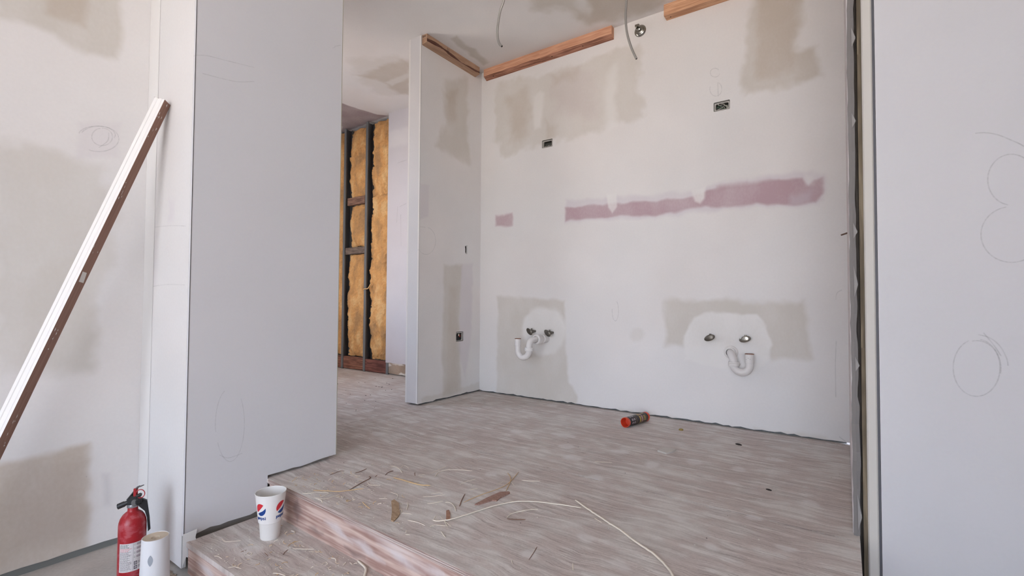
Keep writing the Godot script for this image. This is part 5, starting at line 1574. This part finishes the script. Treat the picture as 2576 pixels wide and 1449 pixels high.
	quad(bs, P.call(0, hw2, hb), P.call(0, hw2, -hb), P.call(1, hw2, -hb), P.call(1, hw2, hb), brown_n, Vector2(0, 0), Vector2(0, 0.04), Vector2(l, 0.04), Vector2(l, 0))
	quad(bs, P.call(0, -hw2, -hb), P.call(0, hw2, -hb), P.call(1, hw2, -hb), P.call(1, -hw2, -hb), -white_n)
	for e in [0, 1]:
		quad(bs, P.call(e, -hw2, -hb), P.call(e, hw2, -hb), P.call(e, hw2, hb), P.call(e, -hw2, hb), ax if e else -ax)
	var raw := put("raw_edge", bs.commit(), wood_mat(Color(0.6, 0.46, 0.4), Color(0.52, 0.39, 0.335), 95, Vector2(1.2, 0.1), 0.6), stick)
	var drip := mat(Color(0.84, 0.82, 0.79), 0.6)
	rng.seed = 5
	for k in 34:
		var t: float = [0.97, 0.95, 0.93, 0.8, 0.78, 0.5, 0.48, 0.66, 0.3, 0.33, 0.99][k % 11] + rng.randf_range(-0.02, 0.015)
		t = clampf(t, 0.02, 0.993)
		var b0 := rng.randf_range(-hb * 0.6, hb * 0.95)
		var dl := rng.randf_range(0.002, 0.008) / l
		var dw := rng.randf_range(0.0006, 0.0022)
		var dr := begin()
		var off := brown_n * 0.0004
		quad(dr, P.call(t - dl, hw2, b0) + off, P.call(t, hw2, b0 + dw) + off, P.call(t + dl, hw2, b0 + 0.001) + off, P.call(t, hw2, b0 - dw) + off, brown_n)
		put("paint_drip", dr.commit(), drip, raw)
	var tp := begin()
	var t0 := 0.595
	quad(tp, P.call(t0, hw2, -0.012) + brown_n * 0.0004, P.call(t0, hw2, 0.01) + brown_n * 0.0004, P.call(t0 + 0.02, hw2, 0.014) + brown_n * 0.0004, P.call(t0 + 0.02, hw2, -0.006) + brown_n * 0.0004, brown_n)
	put("paint_drip", tp.commit(), drip, raw)

	# cartridge of sealant
	var tail := Vector3(-1.128, 0.0305, -2.845)
	var nose := Vector3(-1.074, 0.0305, -3.09)
	var ct := thing("caulk_tube", "black caulk cartridge with orange ends lying by the back wall", "caulk tube", Vector3(tail.x, 0, tail.z))
	var xf := along_y(Vector3(0, 0.0305, 0), nose - Vector3(tail.x, 0, tail.z))
	var orange := mat(Color(0.86, 0.3, 0.18), 0.45)
	var lab := Image.create(512, 512, false, Image.FORMAT_RGB8)
	lab.fill(Color(0.13, 0.1, 0.11))
	for rep in [0, 128, 256, 384]:
		for q in [[35, 440], [92, 440], [35, 385], [92, 385]]:
			for j in range(-19, 20):
				for i in range(-19, 20):
					var rr := i * i + j * j
					if rr < 361 and not (rr < 130 and (i * j) % 5 < 2):
						lab.set_pixel((rep + q[0] + i) % 512, q[1] + j, Color(0.78, 0.74, 0.76))
		for k in 9:
			lab.fill_rect(Rect2i(rep + 4 + k * 13, 205, 8, 44), Color(0.8, 0.68, 0.36))
			lab.fill_rect(Rect2i(rep + 4 + k * 13, 150, 8, 42), Color(0.8, 0.62, 0.6))
		for k in 5:
			lab.fill_rect(Rect2i(rep + 10 + k * 20, 76, 12, 56), Color(0.66, 0.58, 0.3))
		lab.fill_rect(Rect2i(rep + 5, 330, 110, 7), Color(0.62, 0.56, 0.42))
		lab.fill_rect(Rect2i(rep + 5, 290, 90, 3), Color(0.5, 0.46, 0.48))
		lab.fill_rect(Rect2i(rep + 10, 52, 110, 6), Color(0.5, 0.46, 0.3))
	lathe("barrel", [V(0.0292, 0.02), V(0.0292, 0.225)], tex_mat(lab, 0.4), ct, 40, xf * Transform3D(Basis(Vector3.UP, 2.2), Vector3.ZERO))
	lathe("tail_rim", [V(0.0275, 0.06), V(0.0275, 0.0), V(0.0303, 0.0), V(0.0303, 0.019), V(0.0293, 0.021)], orange, ct, 36, xf)
	lathe("piston", [V(0.0274, 0.05), V(0.02, 0.058), V(0.0, 0.058)], orange, ct, 30, xf)
	lathe("nose_cap", [V(0.0292, 0.224), V(0.0303, 0.226), V(0.0303, 0.238), V(0.027, 0.245), V(0.01, 0.249), V(0.0, 0.249)], orange, ct, 36, xf)
	lathe("nozzle_stub", [V(0.009, 0.247), V(0.0085, 0.262), V(0.0065, 0.268), V(0.0, 0.268)], orange, ct, 16, xf)


func flat_line(pts: Array, y: float) -> Array:
	var out := []
	for q in pts:
		out.append(Vector3(q.x, y, q.y))
	return smooth_line(out, 5)


func strip(n: String, pts: Array, y: float, r: float, col: Color, label: String, cat: String, group: String) -> void:
	var o := put(n, null, mat(col, 0.85))
	var line := flat_line(pts, 0.0)
	var at: Vector3 = line[0]
	var local := []
	for i in line.size():
		local.append(line[i] - at + Vector3(0, r * 0.8 + r * 0.7 * (0.5 + 0.5 * noise_at(i * 11.0 + pts[0].x * 900.0, 5.0)), 0))
	var rs := []
	for i in local.size():
		rs.append(r * clampf(minf(i, local.size() - 1 - i) * 0.35 + 0.45, 0.3, 1.0))
	var st := begin()
	add_tube(st, local, rs, 6, true, 0.7)
	o.mesh = st.commit()
	o.position = Vector3(at.x, y, at.z)
	tag(o, label, cat, group)


# words for a shaving: its shape, its length and what it lies beside
func describe(pts: Array, what: String, on_step: bool) -> String:
	var length := 0.0
	for i in pts.size() - 1:
		length += (pts[i + 1] - pts[i]).length()
	var chord: float = (pts[-1] - pts[0]).length()
	var shape := "straight" if chord > 0.985 * length else ("bent" if chord > 0.86 * length else "hooked")
	var size := "tiny" if length < 0.03 else ("short" if length < 0.07 else ("medium" if length < 0.13 else "long"))
	var mid: Vector2 = pts[pts.size() / 2]
	return "%s %s %s %s" % [size, shape, what, beside(mid, on_step)]


func beside(mid: Vector2, on_step: bool) -> String:
	var marks := {"the broad tan bark chip": V(-1.5, -1.24), "the small reddish chip": V(-1.27, -1.18), "the long reddish brown chip": V(-1.24, -1.4), "the long straight strip": V(-0.95, -1.2), "the wide wall's foot": V(-2.05, -1.28), "the straw splinter": V(-1.6, -1.45)}
	if on_step:
		marks = {"the foam cup": V(-1.848, -1.007), "the curved white strip on the step": V(-1.43, -1.07), "the wide wall's foot on the step": V(-2.07, -0.92), "the step's front edge": V(mid.x, -0.8)}
	var best := ""
	var far := 1e9
	for k in marks:
		var d: float = (marks[k] - mid).length()
		if d < far:
			far = d
			best = k
	var off: Vector2 = mid - marks[best]
	var right := off.dot(V(0.82, -0.573))
	var deep := off.dot(V(-0.573, -0.82))
	var word := ""
	if absf(right) > absf(deep):
		word = "right of" if right > 0.0 else "left of"
	else:
		word = "behind" if deep > 0.0 else "in front of"
	return word + " " + best


func build_debris() -> void:
	var g := "shavings scattered on the platform"
	for s in [
		[[V(-1.79, -1.1509), V(-1.742, -1.1785), V(-1.6976, -1.202), V(-1.6701, -1.2374), V(-1.6372, -1.2831)], STRAW, 0.0022],
		[[V(-1.6731, -1.2396), V(-1.6946, -1.3101), V(-1.7095, -1.3718), V(-1.733, -1.3849)], BARK, 0.0022],
		[[V(-1.7207, -1.1128), V(-1.6846, -1.1252), V(-1.6698, -1.1454), V(-1.6696, -1.195)], CREAM, 0.0014],
		[[V(-1.8003, -1.1091), V(-1.7736, -1.1284), V(-1.7638, -1.1525), V(-1.7187, -1.1722), V(-1.705, -1.1569), V(-1.707, -1.1308)], CREAM, 0.0014],
		[[V(-1.6825, -1.3378), V(-1.6494, -1.3241), V(-1.6126, -1.3461)], CREAM, 0.0014],
		[[V(-1.6334, -1.4367), V(-1.562, -1.4392), V(-1.4834, -1.4439), V(-1.4356, -1.4646)], STRAW, 0.0032],
		[[V(-1.7583, -1.5289), V(-1.7207, -1.5334), V(-1.6837, -1.5211), V(-1.6429, -1.4967)], CREAM, 0.002],
		[[V(-1.6983, -1.5383), V(-1.7124, -1.568), V(-1.6889, -1.5678), V(-1.6653, -1.5566)], CREAM, 0.0014],
		[[V(-1.6853, -1.4348), V(-1.7029, -1.4693), V(-1.6989, -1.4938)], BARK, 0.0018],
		[[V(-1.5338, -1.5704), V(-1.541, -1.6244), V(-1.5447, -1.6837)], CREAM, 0.0014],
		[[V(-1.3824, -1.3687), V(-1.3539, -1.3934), V(-1.3257, -1.4345)], CREAM, 0.0014],
		[[V(-1.3751, -1.4072), V(-1.3599, -1.4309), V(-1.3394, -1.4372)], CREAM, 0.0014],
		[[V(-1.3221, -1.3331), V(-1.3041, -1.3537), V(-1.2893, -1.3838)], CREAM, 0.0014],
		[[V(-1.2731, -1.3799), V(-1.2549, -1.3892), V(-1.2174, -1.3709), V(-1.1877, -1.3452)], CREAM, 0.002],
		[[V(-1.2777, -1.1923), V(-1.2386, -1.201), V(-1.1978, -1.1989)], CREAM, 0.0018],
		[[V(-1.3598, -1.2144), V(-1.3674, -1.2411), V(-1.3455, -1.2247)], CREAM, 0.0014],
		[[V(-1.339, -1.2189), V(-1.3289, -1.2262), V(-1.3022, -1.2349)], CREAM, 0.0014],
		[[V(-1.5203, -1.3238), V(-1.4794, -1.3237), V(-1.4524, -1.298)], CREAM, 0.0014],
		[[V(-1.5102, -1.2564), V(-1.4815, -1.2731)], CREAM, 0.0014],
		[[V(-1.3943, -1.2965), V(-1.369, -1.2766), V(-1.342, -1.2449)], CREAM, 0.0018],
		[[V(-1.1829, -1.2189), V(-1.1618, -1.2309), V(-1.1372, -1.2424)], CREAM, 0.0014],
		[[V(-1.2076, -1.2825), V(-1.1659, -1.2629), V(-1.1239, -1.2488)], CREAM, 0.0014],
		[[V(-1.1807, -1.2717), V(-1.1284, -1.2364)], CREAM, 0.0014],
		[[V(-1.2038, -1.2454), V(-1.2235, -1.2778)], CREAM, 0.0014],
		[[V(-1.1246, -1.2001), V(-1.0836, -1.1779)], CREAM, 0.002],
		[[V(-1.2265, -1.1388), V(-1.213, -1.125)], CREAM, 0.0014],
		[[V(-1.2078, -1.1172), V(-1.1941, -1.1242)], CREAM, 0.0014],
		[[V(-1.7983, -1.3582), V(-1.7807, -1.3576), V(-1.7705, -1.3681)], CREAM, 0.0014],
		[[V(-1.8184, -1.3751), V(-1.8128, -1.4005), V(-1.8192, -1.4396)], BARK, 0.0018],
		[[V(-1.8881, -1.2933), V(-1.8906, -1.3228), V(-1.8931, -1.3531), V(-1.8743, -1.3614)], BARK, 0.0014],
		[[V(-1.6063, -1.5392), V(-1.5917, -1.5233), V(-1.5738, -1.5103)], BARK, 0.0014],
		[[V(-1.57, -1.5233), V(-1.5514, -1.5472)], CREAM, 0.0014],
		[[V(-1.5499, -1.5122), V(-1.5293, -1.517)], CREAM, 0.0014],
		[[V(-1.5335, -1.1963), V(-1.4975, -1.1842), V(-1.4606, -1.174)], STRAW, 0.002],
		[[V(-1.6952, -1.1112), V(-1.6757, -1.1134), V(-1.6528, -1.1027)], CREAM, 0.002],
		[[V(-1.7056, -1.3946), V(-1.717, -1.4171)], BARK, 0.0014],
		[[V(-1.4929, -1.5505), V(-1.5205, -1.6054), V(-1.5068, -1.6478), V(-1.4671, -1.6765), V(-1.4064, -1.7035)], CREAM, 0.002],
		[[V(-1.3473, -1.551), V(-1.3429, -1.5939), V(-1.3304, -1.6344)], CREAM, 0.0014],
		[[V(-1.2752, -1.5272), V(-1.2585, -1.5626)], CREAM, 0.0014],
		[[V(-1.2043, -1.3852), V(-1.2322, -1.429), V(-1.2631, -1.4846)], BARK, 0.002],
		[[V(-1.2158, -1.4222), V(-1.2074, -1.5048), V(-1.189, -1.5894), V(-1.184, -1.6577), V(-1.1987, -1.7273), V(-1.2274, -1.8175)], STRAW, 0.0018],
		[[V(-1.2593, -1.7753), V(-1.2227, -1.7459), V(-1.1857, -1.6902), V(-1.146, -1.6048)], STRAW, 0.002],
		[[V(-1.1868, -1.7009), V(-1.1494, -1.6717)], CREAM, 0.0014],
		[[V(-1.2191, -1.638), V(-1.2167, -1.6851)], CREAM, 0.0014],
		[[V(-1.1604, -1.7409), V(-1.1234, -1.7559), V(-1.0889, -1.7809)], CREAM, 0.002],
		[[V(-1.0065, -2.149), V(-0.9684, -2.1694), V(-0.9321, -2.1885)], CREAM, 0.0018],
		[[V(-1.0037, -1.4116), V(-1.0083, -1.4489), V(-0.9953, -1.4834), V(-0.9763, -1.5099), V(-0.9502, -1.5373)], CREAM, 0.002],
		[[V(-1.018, -1.4419), V(-0.9934, -1.4806), V(-0.9824, -1.4969)], CREAM, 0.0014],
		[[V(-1.0792, -1.5392), V(-1.0443, -1.5503)], CREAM, 0.0014],
		[[V(-0.9969, -1.4046), V(-0.9701, -1.4199), V(-0.9416, -1.4404)], BARK, 0.002],
		[[V(-0.7458, -1.5929), V(-0.7096, -1.576)], CREAM, 0.002],
		[[V(-0.6724, -1.2862), V(-0.6532, -1.2521)], CREAM, 0.0014],
		[[V(-0.809, -1.3049), V(-0.799, -1.2696), V(-0.7885, -1.2253)], BARK, 0.0012],
		[[V(-0.8307, -1.1951), V(-0.8158, -1.1782)], CREAM, 0.0014]]:
		var what := "cream wood shaving"
		if s[1] == BARK:
			what = "dark brown splinter"
		elif s[1] == STRAW:
			what = "straw-coloured splinter"
		strip("wood_shaving", s[0], 0.0, s[2], s[1], describe(s[0], what, false), "shaving", g)
	strip("cord_strip", [V(-1.2055, -1.2431), V(-1.1843, -1.2467), V(-1.1688, -1.2679), V(-1.1576, -1.2813), V(-1.1413, -1.3288), V(-1.1207, -1.3975), V(-1.0969, -1.4669), V(-1.0683, -1.5237), V(-1.0425, -1.5534), V(-0.99, -1.5894), V(-0.9289, -1.6104), V(-0.8679, -1.629), V(-0.8233, -1.6399)], 0.0, 0.003, CREAM, "long curved cream strip lying across the middle of the shavings", "strip", "")
	strip("cord_strip", [V(-0.8724, -1.6881), V(-0.8101, -1.6511), V(-0.7431, -1.6149), V(-0.6811, -1.5813), V(-0.635, -1.5594), V(-0.5609, -1.51), V(-0.498, -1.4775), V(-0.4517, -1.4392), V(-0.4138, -1.3979), V(-0.3861, -1.3477)], 0.0, 0.0042, CREAM, "long straight cream strip running to the bottom edge of the picture", "strip", "")
	for s in [
		[[V(-1.8685, -0.8151), V(-1.8545, -0.8219), V(-1.827, -0.8227)], CREAM, 0.0014],
		[[V(-1.7877, -0.889), V(-1.7945, -0.9005), V(-1.7772, -0.903), V(-1.7707, -0.8915), V(-1.7844, -0.8887)], CREAM, 0.0014],
		[[V(-1.8227, -1.0781), V(-1.8055, -1.0826), V(-1.7889, -1.0713)], CREAM, 0.002],
		[[V(-1.6876, -1.007), V(-1.6572, -1.0254), V(-1.62, -1.0486)], CREAM, 0.0018],
		[[V(-1.7197, -1.0046), V(-1.7295, -1.0255), V(-1.7245, -1.0505)], STRAW, 0.0014],
		[[V(-1.6763, -0.9622), V(-1.6899, -0.9786), V(-1.6962, -0.9941)], BARK, 0.0014],
		[[V(-1.5179, -1.0501), V(-1.4978, -1.055), V(-1.4759, -1.043)], CREAM, 0.0022],
		[[V(-1.4393, -1.0451), V(-1.4463, -1.0611)], CREAM, 0.002],
		[[V(-1.4374, -1.0705), V(-1.4173, -1.0668)], CREAM, 0.002],
		[[V(-1.5909, -0.8791), V(-1.5718, -0.89), V(-1.5442, -0.8958)], CREAM, 0.002],
		[[V(-1.9794, -0.8897), V(-1.9479, -0.8869), V(-1.9218, -0.9056), V(-1.9064, -0.9238)], CREAM, 0.0014],
		[[V(-1.6829, -1.0379), V(-1.6631, -1.0382)], CREAM, 0.0014],
		[[V(-1.8195, -0.8825), V(-1.8179, -0.9037)], BARK, 0.0014],
		[[V(-1.5045, -1.0045), V(-1.5089, -1.0224), V(-1.4913, -1.0198), V(-1.4914, -1.0078)], CREAM, 0.0014],
		[[V(-1.7462, -0.9317), V(-1.7089, -0.9261)], BARK, 0.0014],
		[[V(-1.7497, -0.8085), V(-1.7353, -0.8247), V(-1.7058, -0.8311)], CREAM, 0.0014],
		[[V(-1.6381, -1.029), V(-1.6461, -1.0401)], CREAM, 0.0014]]:
		strip("wood_shaving", s[0], YM, s[2], s[1], describe(s[0], "cream shaving" if s[1] == CREAM else ("brown splinter" if s[1] == BARK else "straw splinter"), true), "shaving", "shavings on the step")
	strip("cord_strip", [V(-1.4185, -1.0901), V(-1.3788, -1.0824), V(-1.3517, -1.0727), V(-1.3263, -1.0481), V(-1.3129, -1.0284)], YM, 0.0045, CREAM, "curved white strip on the step against the upper riser", "strip", "")
	chip("wood_chip", [V(-1.4485, -1.2652), V(-1.4522, -1.2822), V(-1.4105, -1.2695), V(-1.3726, -1.2373), V(-1.3431, -1.216), V(-1.3237, -1.1889), V(-1.3099, -1.1562), V(-1.3238, -1.1559), V(-1.3808, -1.2099)], 0.004, STRAW.lerp(BARK, 0.35), "broad tan bark chip standing out among the shavings")
	chip("wood_chip", [V(-1.2184, -1.3267), V(-1.2141, -1.3369), V(-1.1906, -1.3186), V(-1.1609, -1.286), V(-1.1692, -1.2735)], 0.004, Color(0.68, 0.5, 0.4), "small reddish wood chip behind the curved cream strip")
	chip("wood_chip", [V(-1.167, -1.4299), V(-1.1662, -1.5052), V(-1.1576, -1.5809), V(-1.1303, -1.6058), V(-1.1204, -1.5976), V(-1.1241, -1.5354), V(-1.1185, -1.5062), V(-1.1363, -1.4981), V(-1.1543, -1.4391)], 0.005, Color(0.64, 0.49, 0.43), "long reddish brown wood chip right of the shavings")
	# offcut of plasterboard with a notch
	chip("plaster_scrap", [V(-0.8095, -2.4921), V(-0.7938, -2.5616), V(-0.7587, -2.5703), V(-0.734, -2.5634), V(-0.7409, -2.5098), V(-0.7584, -2.4734)], 0.008, Color(0.78, 0.76, 0.73), "small pale plasterboard scrap lying alone on the platform floor")

	var cap := thing("bottle_cap", "tiny yellow cap on the floor below the back wall", "cap", Vector3(-0.827, 0.0, -2.991))
	lathe("cap_shell", [V(0.0, 0.009), V(0.01, 0.009), V(0.013, 0.006), V(0.0135, 0.0), V(0.012, 0.0), V(0.0115, 0.006), V(0.0, 0.007)], mat(Color(0.55, 0.46, 0.2), 0.4), cap, 18)
	for b in [[Vector3(-0.486, 0, -2.872), "small dark lump on the floor right of the yellow cap", 0.012], [Vector3(-0.268, 0, -2.258), "dark speck of debris on the floor near the right wall", 0.008]]:
		var st := begin()
		var r: float = b[2]
		add_lathe(st, [V(0, 0), V(r, 0.0), V(r * 1.1, r * 0.25), V(r * 0.6, r * 0.55), V(0, r * 0.6)], 7, Transform3D(Basis(Vector3(1.4, 0, 0.3), Vector3.UP, Vector3(0, 0, 0.7)), Vector3.ZERO))
		var o := put("debris_lump", st.commit(), mat(Color(0.2, 0.17, 0.16)))
		o.position = b[0]
		tag(o, b[1], "debris")

	# short curls, each lying on its own
	var rng := RandomNumberGenerator.new()
	rng.seed = 77
	var curls := []
	for k in 5:
		var line := []
		var turn := rng.randf_range(1.2, 4.2)
		var size := rng.randf_range(0.004, 0.009)
		for i in 9:
			var a := turn * i / 8.0
			line.append(Vector3(cos(a) * size, 0.0012 + 0.0007 * i * float(k % 2), sin(a) * size * 0.8))
		var st := begin()
		add_tube(st, line, 0.0012, 5, true, 0.7)
		curls.append(st.commit())
	for k in 110:
		var on_step := k >= 55
		var p := Vector3()
		if on_step:
			p = Vector3(rng.randf_range(-2.0, -1.35), YM, rng.randf_range(-1.08, -0.83))
			if Vector2(p.x + 1.848, p.z + 1.007).length() < 0.055:
				continue
		else:
			p = Vector3(-1.98 + absf(rng.randfn(0.0, 0.3)), 0.0, nosing(-1.6) - 0.03 - absf(rng.randfn(0.0, 0.16)))
		var o := put("shaving_curl", curls[k % 5], mat([CREAM, CREAM.lerp(STRAW, 0.5), STRAW][k % 3], 0.85))
		o.position = p
		o.rotation.y = rng.randf() * TAU
		tag(o, "tiny %s curl of shaving %s" % [["cream", "pale straw", "straw-coloured"][k % 3], beside(V(p.x, p.z), on_step)], "shaving", "tiny curls on the step" if on_step else "tiny curls on the platform")

	# crumbs of plaster and sawdust
	var cs := begin()
	for k in 900:
		var p2 := Vector3()
		var pick := rng.randf()
		if pick < 0.3:
			p2 = Vector3(rng.randf_range(-2.0, -1.3), YM, rng.randf_range(-1.08, -0.82))
			if Vector2(p2.x + 1.848, p2.z + 1.007).length() < 0.055:
				continue
		elif pick < 0.62:
			p2 = Vector3(-1.98 + absf(rng.randfn(0.0, 0.4)), 0.0, -1.12 - absf(rng.randfn(0.0, 0.25)))
		elif pick < 0.78:
			p2 = Vector3(rng.randf_range(-2.5, 0.0), 0.0, ZB + absf(rng.randfn(0.0, 0.03)) + 0.004)
		else:
			p2 = Vector3(rng.randf_range(-2.4, 0.0), 0.0, rng.randf_range(-3.1, -1.15))
			if p2.x < -2.06 and p2.z > -1.47:
				continue
		var r := rng.randf_range(0.0008, 0.0032)
		add_box(cs, p2 + Vector3(0, r * 0.4, 0), Vector3(r * rng.randf_range(0.8, 2.2), r * 0.8, r * rng.randf_range(0.7, 1.6)), r * 0.2)
	var co := put("plaster_crumbs", cs.commit(), mat(Color(0.8, 0.77, 0.73)))
	co.set_meta("kind", "stuff")
	tag(co, "pale crumbs of plaster and sawdust strewn over the floor", "crumbs")
	var ck := begin()
	for k in 90:
		var p3 := Vector3(rng.randf_range(-3.9, -2.8), 0.0, rng.randf_range(-3.3, -1.7)) if k < 60 else Vector3(rng.randf_range(-2.4, 0.0), 0.0, rng.randf_range(-3.1, -1.2))
		if p3.x < -2.06 and p3.x > -2.6 and p3.z > -1.47:
			continue
		var r := rng.randf_range(0.002, 0.006) if k < 60 else rng.randf_range(0.001, 0.0025)
		add_box(ck, p3 + Vector3(0, r * 0.3, 0), Vector3(r * 2.0, r * 0.6, r), r * 0.2)
	var cd := put("dark_specks", ck.commit(), mat(Color(0.28, 0.24, 0.22)))
	cd.set_meta("kind", "stuff")
	tag(cd, "dark specks of dirt strewn over the hall floor", "dirt")
	# dust swept into the foot of the return wall
	var du := begin()
	for k in 160:
		var p4 := Vector3(-2.13 + rng.randfn(0.0, 0.05), YL, -0.775 + absf(rng.randfn(0.0, 0.02)))
		p4.x = minf(p4.x, -2.08)
		var r := rng.randf_range(0.002, 0.007)
		add_box(du, p4 + Vector3(0, r * 0.4, 0), Vector3(r * 1.6, r * 0.9, r * 1.2), r * 0.25)
	var dd := put("dust_heap", du.commit(), mat(Color(0.58, 0.52, 0.46)))
	dd.set_meta("kind", "stuff")
	tag(dd, "small heap of brown dust at the foot of the return wall", "dust")


func chip(n: String, poly: Array, th: float, col: Color, label: String) -> void:
	var mid := Vector2()
	for q in poly:
		mid += q / poly.size()
	var loc := []
	for q in poly:
		loc.append(q - mid)
	var st := begin()
	add_slab(st, loc, 0.0, th)
	var m := wood_mat(col.lightened(0.12), col.darkened(0.16), int(absf(mid.x) * 1000.0), Vector2(0.12, 0.03), 0.9) if n == "wood_chip" else mat(col)
	var o := put(n, st.commit(), m)
	o.position = Vector3(mid.x, 0.0, mid.y)
	tag(o, label, "chip" if n == "wood_chip" else "scrap")
